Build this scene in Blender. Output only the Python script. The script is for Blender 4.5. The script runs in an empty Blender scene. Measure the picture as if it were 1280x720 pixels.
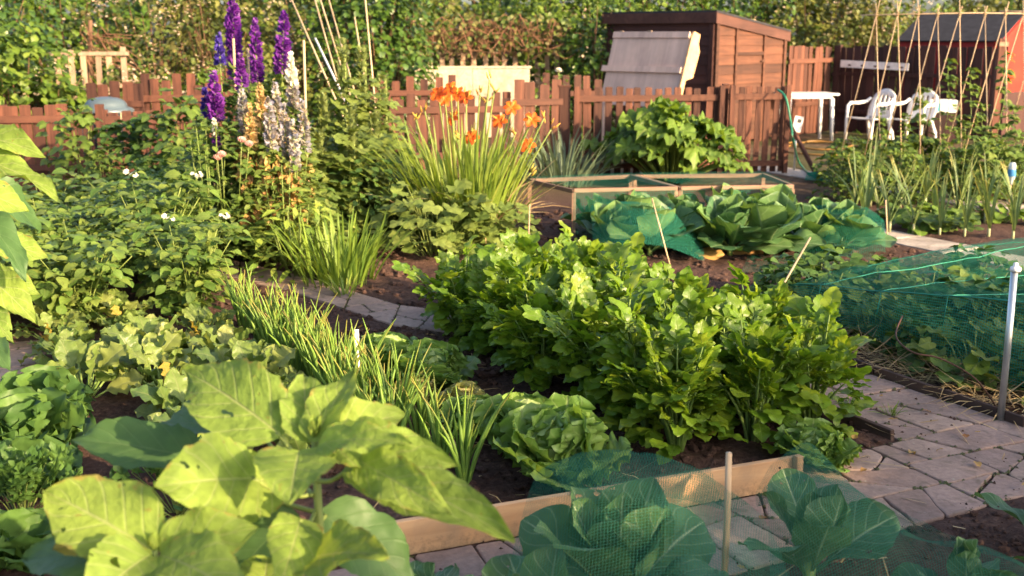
import bpy, bmesh, math, random
import numpy as np
from mathutils import Vector, noise as mnoise

rng = np.random.default_rng(7)
random.seed(7)
scene = bpy.context.scene
COL = scene.collection
PI = math.pi
# ------------------------------------------------------------------ camera model (photo pixels -> places on the ground)
CAM_H, FPX, TILT = 1.7, 1400.0, math.radians(12.7)
_c, _s = math.cos(TILT), math.sin(TILT)

def ray(px, py):
    a = (px - 640.0) / FPX
    b = (360.0 - py) / FPX
    return a, _c + b * _s, -_s + b * _c

def gp(px, py, z=0.0):
    a, dy, dz = ray(px, py)
    k = (z - CAM_H) / dz
    return Vector((a * k, dy * k, z))

def p3(px, py, Y):
    a, dy, dz = ray(px, py)
    k = Y / dy
    return Vector((a * k, Y, CAM_H + dz * k))

# garden grid: U runs along the board, V along the rows
U = Vector((0.888, 0.46, 0)); V = Vector((-0.46, 0.888, 0))
C0 = Vector((1.64, 4.53, 0))          # corner of the celery bed at the path junction
GRID = math.atan2(0.46, 0.888)
def bed(a, b, z=0.0):
    p = C0 - U * a + V * b
    return Vector((p.x, p.y, z))

ORD = ['first', 'second', 'third', 'fourth', 'fifth', 'sixth', 'seventh', 'eighth', 'ninth', 'tenth', 'eleventh', 'twelfth',
       'thirteenth', 'fourteenth', 'fifteenth', 'sixteenth', 'seventeenth', 'eighteenth', 'nineteenth', 'twentieth', 'twenty-first', 'twenty-second', 'twenty-third', 'twenty-fourth', 'twenty-fifth']

# ------------------------------------------------------------------ mesh builder
class MB:
    def __init__(s):
        s.v = []; s.f = []; s.uv = []; s.n = 0
    def add(s, v, f, uv=None):
        v = np.asarray(v, float).reshape(-1, 3); f = np.asarray(f, int)
        if len(v) == 0: return s
        s.v.append(v); s.f.append(f + s.n)
        s.uv.append(np.zeros((len(v), 2)) + 0.25 if uv is None else np.asarray(uv, float).reshape(-1, 2))
        s.n += len(v)
        return s
    def mesh(s, name, smooth=True):
        me = bpy.data.meshes.new(name)
        V_ = np.concatenate(s.v); UV = np.concatenate(s.uv)
        me.vertices.add(len(V_)); me.vertices.foreach_set('co', V_.astype(np.float32).ravel())
        li = np.concatenate([f.ravel() for f in s.f])
        tot = np.concatenate([np.full(len(f), f.shape[1]) for f in s.f])
        st = np.concatenate([[0], np.cumsum(tot)[:-1]])
        me.loops.add(len(li)); me.loops.foreach_set('vertex_index', li.astype(np.int32))
        me.polygons.add(len(tot)); me.polygons.foreach_set('loop_start', st.astype(np.int32))
        me.polygons.foreach_set('loop_total', tot.astype(np.int32))
        me.polygons.foreach_set('use_smooth', np.full(len(tot), smooth))
        uvl = me.uv_layers.new(name='uv')
        uvl.data.foreach_set('uv', UV[li].astype(np.float32).ravel())
        me.update(calc_edges=True); me.validate()
        return me

def link(name, data, mat=None, parent=None):
    o = bpy.data.objects.new(name, data); COL.objects.link(o)
    if mat is not None and data is not None and not data.materials: data.materials.append(mat)
    if parent is not None: o.parent = parent
    return o

def obj(name, mb, mat, parent=None, smooth=True, loc=None):
    o = link(name, mb.mesh(name, smooth), mat, parent)
    if loc is not None: o.location = loc
    return o

def tag(o, label=None, cat=None, group=None, kind=None):
    if label: o['label'] = label
    if cat: o['category'] = cat
    if group: o['group'] = group
    if kind: o['kind'] = kind
    return o

def thing(name, label, cat, loc=(0, 0, 0), rz=0.0, group=None):
    o = link(name, None); o.location = loc; o.rotation_euler = (0, 0, rz)
    return tag(o, label, cat, group)

def dup(root, loc=None, rz=None, sc=None, label=None, group=None):
    r = root.copy(); COL.objects.link(r)
    if loc is not None: r.location = loc
    if rz is not None: r.rotation_euler = (0, 0, rz)
    if sc is not None: r.scale = (sc, sc, sc) if not hasattr(sc, '__len__') else sc
    if label: r['label'] = label
    if group: r['group'] = group
    for ch in list(root.children):
        c = ch.copy(); COL.objects.link(c); c.parent = r
        for g in list(ch.children):
            d = g.copy(); COL.objects.link(d); d.parent = c
    return r

def struct(name, mb, mat, smooth=False, kind='structure'):
    return tag(obj(name, mb, mat, None, smooth), kind=kind)

class Stock:
    """a few built variants of one kind of plant; the first placings use the originals, the later ones are copies"""
    def __init__(s, roots): s.roots = roots; s.used = set(); s.k = 0
    def put(s, loc, rz, sc, label, group=None, i=None):
        i = s.k % len(s.roots) if i is None else i
        s.k += 1
        rz = ((rz / 6.283) % 1.0 - .5) * 1.7
        r = s.roots[i]
        if i not in s.used:
            s.used.add(i); r.location = loc; r.rotation_euler = (0, 0, rz)
            r.scale = (sc, sc, sc) if not hasattr(sc, '__len__') else sc
            r['label'] = label
            if group: r['group'] = group
            return r
        return dup(r, loc, rz, sc, label, group)

# ------------------------------------------------------------------ shapes
def box(mb, c, size, rz=0.0, R=None):
    x, y, z = [k / 2 for k in size]
    v = np.array([[-x,-y,-z],[x,-y,-z],[x,y,-z],[-x,y,-z],[-x,-y,z],[x,-y,z],[x,y,z],[-x,y,z]])
    if R is not None: v = v @ np.array(R).T
    if rz:
        ca, sa = math.cos(rz), math.sin(rz)
        v = v @ np.array([[ca, sa, 0], [-sa, ca, 0], [0, 0, 1]])
    f = [[0,3,2,1],[4,5,6,7],[0,1,5,4],[1,2,6,5],[2,3,7,6],[3,0,4,7]]
    return mb.add(v + np.array(c), f)

def bevbox(size, bev, seg=2):
    bm = bmesh.new(); bmesh.ops.create_cube(bm, size=1.0)
    for v in bm.verts: v.co = Vector((v.co.x * size[0], v.co.y * size[1], v.co.z * size[2]))
    bmesh.ops.bevel(bm, geom=list(bm.edges), offset=bev, segments=seg, affect='EDGES', profile=0.5)
    bmesh.ops.triangulate(bm, faces=bm.faces)
    v = [tuple(q.co) for q in bm.verts]; f = [[q.index for q in p.verts] for p in bm.faces]
    bm.verts.index_update(); f = [[q.index for q in p.verts] for p in bm.faces]
    bm.free()
    return np.array(v), np.array(f)

def prism(mb, poly, h0, h1, M=None):
    """poly: list of (x, y); extruded along z; M 4x4-like (rot 3x3, loc)"""
    n = len(poly)
    v = np.array([(x, y, h0) for x, y in poly] + [(x, y, h1) for x, y in poly], float)
    if M is not None: v = v @ np.array(M[0]).T + np.array(M[1])
    mb.add(v, [[i, (i + 1) % n, n + (i + 1) % n, n + i] for i in range(n)])
    mb.f.append(np.array([[i + mb.n - 2 * n for i in range(n - 1, -1, -1)]])); mb.f.append(np.array([[i + mb.n - n for i in range(n)]]))
    return mb

def tube(mb, pts, rad, k=5, cap=True):
    pts = np.asarray(pts, float); m = len(pts)
    rad = np.full(m, rad, float) if np.isscalar(rad) else np.asarray(rad, float)
    tg = np.gradient(pts, axis=0); tg /= np.linalg.norm(tg, axis=1, keepdims=True) + 1e-9
    ref = np.array([0.0, 0.0, 1.0]) if abs(tg[0][2]) < 0.9 else np.array([1.0, 0.0, 0.0])
    a = np.cross(tg, ref); a /= np.linalg.norm(a, axis=1, keepdims=True) + 1e-9
    b = np.cross(tg, a)
    th = np.arange(k) / k * 2 * PI
    v = pts[:, None, :] + rad[:, None, None] * (np.cos(th)[None, :, None] * a[:, None, :] + np.sin(th)[None, :, None] * b[:, None, :])
    idx = np.arange(m * k).reshape(m, k)
    q = np.stack([idx[:-1], np.roll(idx[:-1], -1, 1), np.roll(idx[1:], -1, 1), idx[1:]], -1).reshape(-1, 4)
    uv = np.stack([np.tile(np.arange(k) / k, m), np.repeat(np.linspace(0, 1, m), k)], 1)
    mb.add(v.reshape(-1, 3), q, uv)
    if cap:
        mb.f.append(np.array([[i + mb.n - k for i in range(k)]]))
        mb.f.append(np.array([[i + mb.n - m * k for i in range(k - 1, -1, -1)]]))
    return mb

def lathe(mb, prof, k=16, c=(0, 0, 0)):
    prof = np.asarray(prof, float); m = len(prof); th = np.arange(k) / k * 2 * PI
    v = np.stack([prof[:, :1] * np.cos(th), prof[:, :1] * np.sin(th), np.repeat(prof[:, 1:], k, 1)], -1).reshape(-1, 3) + np.array(c)
    idx = np.arange(m * k).reshape(m, k)
    q = np.stack([idx[:-1], np.roll(idx[:-1], -1, 1), np.roll(idx[1:], -1, 1), idx[1:]], -1).reshape(-1, 4)
    return mb.add(v, q)

def nrm(x): return x / (np.linalg.norm(x, axis=-1, keepdims=True) + 1e-9)

def frame(az, el, roll=0.0):
    az = np.asarray(az, float); el = np.asarray(el, float)
    D = np.stack([np.cos(az) * np.cos(el), np.sin(az) * np.cos(el), np.sin(el)], -1)
    N = np.stack([-np.cos(az) * np.sin(el), -np.sin(az) * np.sin(el), np.cos(el)], -1)
    B = np.cross(D, N); roll = np.asarray(roll, float)[..., None] if np.ndim(roll) else roll
    return D, N * np.cos(roll) + B * np.sin(roll)

HEL = [0.5]                      # how far leaves turn their faces to the evening sun
SUNV = np.array([0.765, -0.574, 0.292])
def _arr(x, n): return np.broadcast_to(np.asarray(x, float), (n,)).astype(float)

def leaves(mb, P, D, N, L, W, prof, ns=2, bend=0.0, fold=0.0, wave=0.0, wf=2.5, jag=0.0, twist=0.0, crk=0.0):
    """a batch of leaves: base P, direction D, upper-side normal N, length L, half-width W * prof(t)"""
    P = np.asarray(P, float).reshape(-1, 3); n = len(P)
    if n == 0: return mb
    D = nrm(np.asarray(D, float).reshape(-1, 3)); N = nrm(np.asarray(N, float).reshape(-1, 3)) + HEL[0] * SUNV
    N = nrm(N - D * np.sum(N * D, -1, keepdims=True))
    L = _arr(L, n); W = _arr(W, n); bend = _arr(bend, n); bend = np.where(np.abs(bend) < 1e-3, 1e-3, bend)
    fold = _arr(fold, n); wave = _arr(wave, n); tw = _arr(twist, n)
    pr = np.asarray(prof, float); t = pr[:, 0]; w = pr[:, 1]; nt = len(t)
    S = np.linspace(-1, 1, ns + 1)
    bt = bend[:, None] * t
    f = L[:, None] * np.sin(bt) / bend[:, None]; zc = -L[:, None] * (1 - np.cos(bt)) / bend[:, None]
    Nt = N[:, None] * np.cos(bt)[..., None] + D[:, None] * np.sin(bt)[..., None]
    B = np.broadcast_to(np.cross(D, N)[:, None], Nt.shape)
    if np.any(tw):
        ta = tw[:, None] * t; ca, sa = np.cos(ta)[..., None], np.sin(ta)[..., None]
        Nt, B = Nt * ca + B * sa, B * ca - Nt * sa
    half = W[:, None] * w[None]
    c = half[:, :, None] * S
    if jag:
        j = 1 + jag * rng.uniform(-1, 1, (n, nt, ns + 1)); c = c * np.where(np.abs(S) > 0.9, j, 1)
    ph = rng.uniform(0, 2 * PI, (n, 1, 1)); sd = np.where(S > 0, 1.3, 0.0)
    h = fold[:, None, None] * np.abs(c) + (wave * L)[:, None, None] * np.sin(wf * 2 * PI * t[None, :, None] + ph + sd) * (S ** 2) * np.minimum(1, t * 4)[None, :, None]
    if crk: h = h + crk * L[:, None, None] * rng.normal(0, 1, h.shape) * (.35 + .65 * np.abs(S)) * np.minimum(1, t * 5)[None, :, None]
    pos = P[:, None, None] + (D[:, None] * f[..., None] + N[:, None] * zc[..., None])[:, :, None] + B[:, :, None] * c[..., None] + Nt[:, :, None] * h[..., None]
    m = nt * (ns + 1)
    g = np.arange(m).reshape(nt, ns + 1)
    q = np.stack([g[:-1, :-1], g[:-1, 1:], g[1:, 1:], g[1:, :-1]], -1).reshape(-1, 4)
    F = (np.arange(n) * m)[:, None, None] + q[None]
    uv = np.stack(np.broadcast_arrays((S[None, :] + 1) / 2, t[:, None]), -1).reshape(1, m, 2).repeat(n, 0)
    return mb.add(pos.reshape(-1, 3), F.reshape(-1, 4), uv)

def fans(mb, P, D, N, R, rfun, nth=12, rings=(0.5, 1.0), cup=0.0, wave=0.0, wk=3, off=0.8, droop=0.0, crk=0.0):
    """a batch of round or lobed leaves spread round a centre: rfun(theta) gives the outline"""
    P = np.asarray(P, float).reshape(-1, 3); n = len(P)
    if n == 0: return mb
    D = nrm(np.asarray(D, float).reshape(-1, 3)); N = nrm(np.asarray(N, float).reshape(-1, 3)) + HEL[0] * SUNV
    N = nrm(N - D * np.sum(N * D, -1, keepdims=True)); B = np.cross(D, N)
    R = _arr(R, n); cup = _arr(cup, n); wave = _arr(wave, n)
    th = np.arange(nth) / nth * 2 * PI; r0 = rfun(th)
    C = P + D * (R * off)[:, None]
    rr = np.array(rings)[:, None] * r0[None]
    x = rr * np.cos(th); y = rr * np.sin(th)
    ph = rng.uniform(0, 2 * PI, (n, 1, 1))
    z = cup[:, None, None] * rr ** 2 + wave[:, None, None] * np.array(rings)[None, :, None] ** 2 * np.sin(wk * th + ph) - droop * np.abs(x) * x * 0.5
    if crk: z = z + crk * rng.normal(0, 1, z.shape)
    pos = C[:, None, None] + R[:, None, None, None] * (D[:, None, None] * x[None, ..., None] + B[:, None, None] * y[None, ..., None] + N[:, None, None] * z[..., None])
    pos = np.concatenate([C[:, None], pos.reshape(n, -1, 3)], 1)
    nr = len(rings); m = 1 + nr * nth
    a = np.arange(nth); bq = np.roll(a, -1)
    tri = np.stack([np.zeros(nth, int), 1 + a, 1 + bq], -1)
    ft = (np.arange(n) * m)[:, None, None] + tri[None]
    uv = np.concatenate([[[0.5, 0.5]], np.stack([0.5 + 0.5 * y, 0.5 + 0.5 * x], -1).reshape(-1, 2)])
    k0 = mb.n
    mb.add(pos.reshape(-1, 3), ft.reshape(-1, 3), np.tile(uv, (n, 1)))
    for k in range(nr - 1):
        q = np.stack([1 + k * nth + a, 1 + (k + 1) * nth + a, 1 + (k + 1) * nth + bq, 1 + k * nth + bq], -1)
        mb.f.append(((np.arange(n) * m)[:, None, None] + q[None]).reshape(-1, 4) + k0)
    return mb

def lobes(k, depth=0.25, notch=0.6, teeth=0.0, tk=20):
    def f(th):
        d = np.abs(((th + PI) % (2 * PI)) - PI)
        r = 1 - depth * (0.5 - 0.5 * np.cos(k * th)) + teeth * np.cos(tk * th)
        return r * (1 - notch * np.exp(-((PI - d) / 0.35) ** 2))
    return f

# outlines (t, half-width)
OVAL = [(0, .03), (.15, .55), (.38, 1), (.62, .86), (.84, .45), (1, .02)]
OVAL4 = [(0, .05), (.3, .95), (.65, .85), (1, .03)]
STRAP = [(0, .8), (.2, 1), (.5, .95), (.8, .6), (1, .05)]
CELERY = [(0, .03), (.12, .10), (.2, .40), (.3, .82), (.39, .98), (.47, .84), (.53, .72), (.62, .86), (.7, .82), (.78, .58), (.85, .46), (.93, .34), (1, .05)]
def fine(prof, n):
    t = np.linspace(0, 1, n + 1); return list(zip(t, np.interp(t, [p[0] for p in prof], [p[1] for p in prof])))
BROAD = [(0, .1), (.08, .3), (.2, .62), (.38, .95), (.55, 1), (.72, .88), (.88, .55), (1, .08)]
HEART = [(0, .12), (.03, .5), (.12, .84), (.26, .98), (.42, 1), (.58, .9), (.74, .66), (.88, .34), (.96, .13), (1, .01)]
# ------------------------------------------------------------------ materials
class NT:
    def __init__(s, name):
        s.m = bpy.data.materials.new(name); s.m.use_nodes = True
        s.t = s.m.node_tree; s.t.nodes.clear()
        s.out = s.t.nodes.new('ShaderNodeOutputMaterial')
    def n(s, kind, **kw):
        o = s.t.nodes.new('ShaderNode' + kind)
        for k, v in kw.items(): setattr(o, k, v)
        return o
    def l(s, a, b): s.t.links.new(a, b)
    def val(s, sock, v):
        if hasattr(v, 'links') or hasattr(v, 'is_linked'): s.l(v, sock)
        else: sock.default_value = v
    def math(s, op, a, b=0.0, c=None, clamp=False):
        o = s.n('Math', operation=op, use_clamp=clamp); s.val(o.inputs[0], a); s.val(o.inputs[1], b)
        if c is not None: s.val(o.inputs[2], c)
        return o.outputs[0]
    def mix(s, f, a, b, blend='MIX'):
        o = s.n('Mix', data_type='RGBA', blend_type=blend); s.val(o.inputs[0], f)
        for k, v in ((6, a), (7, b)):
            if isinstance(v, (tuple, list)): o.inputs[k].default_value = (*v[:3], 1)
            else: s.l(v, o.inputs[k])
        return o.outputs[2]
    def ramp(s, f, stops, interp='LINEAR'):
        o = s.n('ValToRGB'); s.l(f, o.inputs[0]); e = o.color_ramp.elements; o.color_ramp.interpolation = interp
        while len(e) < len(stops): e.new(0.5)
        for i, (p, c) in enumerate(stops): e[i].position = p; e[i].color = (*c[:3], 1)
        return o.outputs[0]
    def coord(s, which='Object', scale=None, rot=None):
        c = s.n('TexCoord').outputs[which]
        if scale is None: return c
        m = s.n('Mapping'); s.l(c, m.inputs[0]); m.inputs['Scale'].default_value = scale
        if rot: m.inputs['Rotation'].default_value = rot
        return m.outputs[0]
    def noise(s, vec, sc, det=4, rough=0.55, dist=0.0):
        o = s.n('TexNoise'); s.l(vec, o.inputs['Vector']); o.inputs['Scale'].default_value = sc
        o.inputs['Detail'].default_value = det; o.inputs['Roughness'].default_value = rough; o.inputs['Distortion'].default_value = dist
        return o.outputs['Fac']
    def bump(s, h, strength=0.3, dist=0.01):
        o = s.n('Bump'); s.l(h, o.inputs['Height']); o.inputs['Strength'].default_value = strength; o.inputs['Distance'].default_value = dist
        return o.outputs[0]
    def pbsdf(s, col, rough=0.6, spec=0.3, metal=0.0, normal=None):
        p = s.n('BsdfPrincipled')
        if isinstance(col, (tuple, list)): p.inputs['Base Color'].default_value = (*col[:3], 1)
        else: s.l(col, p.inputs['Base Color'])
        s.val(p.inputs['Roughness'], rough); p.inputs['Specular IOR Level'].default_value = spec; p.inputs['Metallic'].default_value = metal
        if normal is not None: s.l(normal, p.inputs['Normal'])
        return p.outputs[0]
    def done(s, sh): s.l(sh, s.out.inputs[0]); return s.m

def rnd(t): return t.n('NewGeometry').outputs['Random Per Island']

def leaf_mat(name, cols, trans=0.4, vein=None, vw=0.05, lat=0, rough=0.48, spec=0.28, tip=None, tcol=(1.25, 1.15, 0.5), mott=0.35, msc=14.0, spot=None, latk=0.45, blister=None, hole=0.0, hsc=9.0, rim=None):
    t = NT(name)
    r = rnd(t); oi = t.n('ObjectInfo').outputs['Random']
    rr = t.math('FRACT', t.math('ADD', r, t.math('MULTIPLY', oi, 0.37)))
    k = len(cols)
    col = t.ramp(rr, [(i / (k - 1), c) for i, c in enumerate(cols)])
    nz = t.noise(t.coord('Object'), msc, 3)
    col = t.mix(mott, col, t.mix(1.0, col, t.ramp(nz, [(0.3, (.45, .5, .45)), (0.7, (1.5, 1.45, 1.2))]), 'MULTIPLY'))
    uv = t.n('TexCoord').outputs['UV']; sx = t.n('SeparateXYZ'); t.l(uv, sx.inputs[0])
    h = nz
    if vein is not None:
        du = t.math('ABSOLUTE', t.math('SUBTRACT', sx.outputs[0], 0.5))
        mid = t.math('SUBTRACT', 1.0, t.math('DIVIDE', du, vw), clamp=True)
        if lat:
            ph = t.math('FRACT', t.math('MULTIPLY', t.math('SUBTRACT', sx.outputs[1], t.math('MULTIPLY', du, 0.55)), float(lat)))
            lv = t.math('SUBTRACT', 1.0, t.math('DIVIDE', t.math('ABSOLUTE', t.math('SUBTRACT', ph, 0.5)), 0.09), clamp=True)
            lv = t.math('MULTIPLY', lv, latk)
            mid = t.math('MAXIMUM', mid, lv)
        col = t.mix(t.math('MULTIPLY', mid, 0.8), col, vein)
        h = t.math('SUBTRACT', nz, mid)
    if tip is not None:
        f = t.math('MULTIPLY', t.math('SUBTRACT', sx.outputs[1], 0.72), 3.4, clamp=True)
        f = t.math('MULTIPLY', f, t.math('FRACT', t.math('MULTIPLY', r, 7.3)))
        col = t.mix(f, col, tip)
    if spot is not None:
        f = t.math('GREATER_THAN', t.noise(t.coord('Object'), msc * 1.7, 2), 0.71)
        col = t.mix(t.math('MULTIPLY', f, 0.6), col, spot)
    if rim is not None:
        e_ = t.math('ADD', t.math('MULTIPLY', t.math('SUBTRACT', t.math('ABSOLUTE', t.math('SUBTRACT', sx.outputs[0], 0.5)), .44), 14.0), t.math('MULTIPLY', t.math('SUBTRACT', t.noise(t.coord('Object'), 22, 4, .6), .60), 9.0), clamp=True)
        col = t.mix(t.math('MULTIPLY', e_, .7), col, rim)
    bm_ = t.bump(h, 0.35, 0.006)
    if blister is not None:
        h = t.math('ADD', h, t.math('MULTIPLY', t.noise(t.coord('Object'), blister, 4, .6, .4), 2.2)); bm_ = t.bump(h, 0.45, 0.008)
    p = t.pbsdf(col, rough, spec, 0.0, bm_)
    tr = t.n('BsdfTranslucent'); t.l(t.mix(1.0, col, tcol, 'MULTIPLY'), tr.inputs[0])
    mx = t.n('MixShader'); mx.inputs[0].default_value = trans; t.l(p, mx.inputs[1]); t.l(tr.outputs[0], mx.inputs[2])
    if hole:
        tp = t.n('BsdfTransparent'); m2 = t.n('MixShader'); t.l(t.math('GREATER_THAN', t.noise(t.coord('Object'), hsc, 2, .4), hole), m2.inputs[0]); t.l(mx.outputs[0], m2.inputs[1]); t.l(tp.outputs[0], m2.inputs[2]); return t.done(m2.outputs[0])
    return t.done(mx.outputs[0])

def wood_mat(name, c1, c2, axis=2, sc=22.0, rough=0.75, per=0.5, bump=0.4, knots=True):
    t = NT(name)
    s = [sc, sc, sc]; s[axis] = sc * 0.06
    v = t.coord('Object', tuple(s))
    oi = t.n('ObjectInfo').outputs['Random']; r = rnd(t)
    off = t.n('VectorMath', operation='ADD'); t.l(v, off.inputs[0])
    cb = t.n('CombineXYZ'); t.l(t.math('MULTIPLY', oi, 50.0), cb.inputs[0]); t.l(t.math('MULTIPLY', r, 31.0), cb.inputs[1]); t.l(cb.outputs[0], off.inputs[1])
    n1 = t.noise(off.outputs[0], 1.0, 6, 0.65, 0.6)
    col = t.ramp(n1, [(0.28, c2), (0.68, c1)])
    q = t.math('FRACT', t.math('ADD', t.math('MULTIPLY', oi, 3.7), r))
    col = t.mix(per, col, t.mix(1.0, col, t.ramp(q, [(0, (.5, .5, .55)), (1, (1.45, 1.35, 1.25))]), 'MULTIPLY'))
    blotch = t.noise(t.coord('Object'), 2.6, 3)
    col = t.mix(0.35, col, t.mix(1.0, col, t.ramp(blotch, [(0.35, (.55, .55, .6)), (0.65, (1.3, 1.25, 1.2))]), 'MULTIPLY'))
    return t.done(t.pbsdf(col, rough, 0.25, 0, t.bump(n1, bump, 0.004)))

def plain_mat(name, c, rough=0.5, spec=0.4, metal=0.0, dirt=0.25, trans=0.0):
    t = NT(name)
    nz = t.noise(t.coord('Object'), 9.0, 5)
    col = t.mix(dirt, c, t.ramp(nz, [(0.35, tuple(k * 0.45 for k in c)), (0.7, tuple(min(1, k * 1.15) for k in c))]))
    sh = t.pbsdf(col, rough, spec, metal)
    if trans:
        tr = t.n('BsdfTranslucent'); t.l(col, tr.inputs[0]); mx = t.n('MixShader'); mx.inputs[0].default_value = trans
        t.l(sh, mx.inputs[1]); t.l(tr.outputs[0], mx.inputs[2]); sh = mx.outputs[0]
    return t.done(sh)

def net_mat(name, c, cell=0.012, line=0.17, skew=True, haze=0.0):
    """knitted garden net: the threads by their real spacing (uv in metres), clear between them"""
    t = NT(name)
    uv = t.n('TexCoord').outputs['UV']; sx = t.n('SeparateXYZ'); t.l(uv, sx.inputs[0])
    fu = t.math('FRACT', t.math('DIVIDE', sx.outputs[0], cell)); fv = t.math('FRACT', t.math('DIVIDE', sx.outputs[1], cell))
    a = t.math('MAXIMUM', t.math('LESS_THAN', fu, line), t.math('LESS_THAN', fv, line))
    d = t.n('BsdfDiffuse'); d.inputs[0].default_value = (*c, 1)
    tr = t.n('BsdfTranslucent'); tr.inputs[0].default_value = (*c, 1)
    mx = t.n('MixShader'); mx.inputs[0].default_value = 0.4; t.l(d.outputs[0], mx.inputs[1]); t.l(tr.outputs[0], mx.inputs[2])
    tp = t.n('BsdfTransparent'); m2 = t.n('MixShader'); t.l(a, m2.inputs[0]); t.l(tp.outputs[0], m2.inputs[1]); t.l(mx.outputs[0], m2.inputs[2])
    return t.done(m2.outputs[0])

def soil_mat():
    t = NT('soil')
    v = t.coord('Object')
    n1 = t.noise(v, 1.1, 6); n2 = t.noise(v, 38, 5, 0.7); n3 = t.noise(v, 9, 4)
    col = t.ramp(n2, [(0.25, (.030, .018, .015)), (0.55, (.085, .052, .042)), (0.8, (.16, .105, .085))])
    col = t.mix(0.55, col, t.mix(1.0, col, t.ramp(n1, [(0.35, (.6, .55, .55)), (0.7, (1.5, 1.4, 1.3))]), 'MULTIPLY'))
    far = t.ramp(t.noise(v, 0.55, 5), [(0.42, (0, 0, 0)), (0.62, (1, 1, 1))])
    # further off than the plot: trodden dry earth with thin grass
    pos = t.n('SeparateXYZ'); t.l(v, pos.inputs[0])
    y = t.math('MULTIPLY', t.math('SUBTRACT', pos.outputs[1], 11.5), 0.5, clamp=True)
    dry = t.ramp(n3, [(0.35, (.07, .045, .03)), (0.65, (.17, .115, .075))])
    dry = t.mix(far, dry, (.05, .06, .022))
    col = t.mix(y, col, dry)
    h = t.math('ADD', n2, t.math('MULTIPLY', n3, 0.6))
    return t.done(t.pbsdf(col, 0.95, 0.1, 0, t.bump(h, 0.9, 0.02)))

def paver_mat(name, cols, sc=1.0):
    t = NT(name)
    v = t.coord('Object'); r = rnd(t)
    base = t.ramp(r, [(i / (len(cols) - 1), c) for i, c in enumerate(cols)])
    n1 = t.noise(v, 3.5 * sc, 6, 0.6); n2 = t.noise(v, 42 * sc, 5, 0.7); n3 = t.noise(v, 13 * sc, 4, 0.6, 0.8)
    col = t.mix(0.6, base, t.mix(1.0, base, t.ramp(n1, [(0.3, (.62, .58, .58)), (0.7, (1.3, 1.25, 1.2))]), 'MULTIPLY'))
    col = t.mix(0.45, col, t.mix(1.0, col, t.ramp(n2, [(0.3, (.55, .53, .52)), (0.65, (1.3, 1.3, 1.3))]), 'MULTIPLY'))
    st = t.ramp(n3, [(0.56, (0, 0, 0)), (0.72, (1, 1, 1))])
    col = t.mix(t.math('MULTIPLY', st, 0.55), col, (.09, .078, .05))
    s2 = t.ramp(t.noise(v, 1.7 * sc, 5, .65, 1.2), [(0.50, (0, 0, 0)), (0.66, (1, 1, 1))])
    col = t.mix(t.math('MULTIPLY', s2, 0.42), col, (.12, .095, .075))
    li = t.ramp(t.noise(v, 26 * sc, 2, .5), [(0.70, (0, 0, 0)), (0.76, (1, 1, 1))])
    col = t.mix(t.math('MULTIPLY', li, 0.45), col, (.36, .35, .28))
    h = t.math('ADD', t.math('MULTIPLY', n1, 1.4), t.math('ADD', t.math('MULTIPLY', n2, .35), t.math('MULTIPLY', n3, .5)))
    return t.done(t.pbsdf(col, 0.85, 0.2, 0, t.bump(h, 0.55, 0.012)))

M = {}
M['soil'] = soil_mat()
M['paver'] = paver_mat('paver', [(.245, .172, .142), (.32, .235, .195), (.285, .205, .175), (.36, .265, .215)])
M['concrete'] = paver_mat('concrete', [(.36, .32, .28), (.42, .37, .32)])
M['board'] = wood_mat('pale_timber', (.62, .40, .22), (.42, .24, .12), 0, 16, 0.7, 0.2, 0.15)
def muddy_board():
    m = M['board']; t = m.node_tree; p = [n for n in t.nodes if n.type == 'BSDF_PRINCIPLED'][0]; src = p.inputs['Base Color'].links[0].from_socket
    q = NT.__new__(NT); q.t = t; q.m = m
    v = q.coord('Object'); sp = q.n('SeparateXYZ'); q.l(v, sp.inputs[0])
    f = q.math('ADD', q.math('MULTIPLY', q.math('SUBTRACT', .055, sp.outputs[2]), 14.0), q.math('MULTIPLY', q.math('SUBTRACT', q.noise(v, 55, 5, .7), .5), 3.2), clamp=True)
    c = q.mix(q.math('MULTIPLY', f, .6), src, (.13, .085, .06)); f2 = q.math('MULTIPLY', q.ramp(q.noise(v, 6, 5, .6, 1.0), [(.5, (0, 0, 0)), (.7, (1, 1, 1))]), .4)
    c = q.mix(f2, c, (.30, .22, .15)); q.l(c, p.inputs['Base Color'])
muddy_board()
M['moss'] = leaf_mat('joint_moss', [(.07, .085, .025), (.10, .10, .035), (.06, .05, .03)], .1)
M['post_pale'] = wood_mat('pale_stake', (.55, .34, .18), (.34, .19, .09), 2, 20, 0.7, 0.3)
M['cane'] = wood_mat('cane', (.50, .38, .25), (.32, .23, .14), 2, 30, 0.55, 0.5)
M['red_wood'] = wood_mat('red_brown_fence', (.125, .052, .034), (.034, .015, .012), 2, 18, 0.75, 0.95)
M['red_rail'] = wood_mat('red_brown_rail', (.125, .053, .034), (.06, .025, .018), 0, 18, 0.75, 0.5)
M['shed_wood'] = wood_mat('shed_boards', (.095, .040, .024), (.036, .016, .011), 0, 12, 0.7, 0.75)
M['dark_wood'] = wood_mat('shade_dark_boards', (.060, .026, .022), (.022, .010, .010), 2, 14, 0.7, 0.6)  # the fence turned from the sun: its shade is in this dark colour
M['grey_wood'] = wood_mat('weathered_ply', (.70, .49, .40), (.48, .33, .27), 2, 7, 0.8, 0.2, 0.2)
M['frame_wood'] = wood_mat('weathered_frame', (.30, .20, .14), (.16, .10, .07), 0, 20, 0.8, 0.5)
M['cream_wood'] = wood_mat('weathered_cream_slat', (.40, .30, .21), (.20, .135, .09), 2, 18, 0.8, 0.6)
M['cream_wall'] = paver_mat('cream_render', [(.40, .33, .26), (.44, .36, .28)], 0.6)
M['felt'] = plain_mat('roof_felt', (.035, .035, .042), 0.9, 0.2, 0, 0.6)
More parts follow.
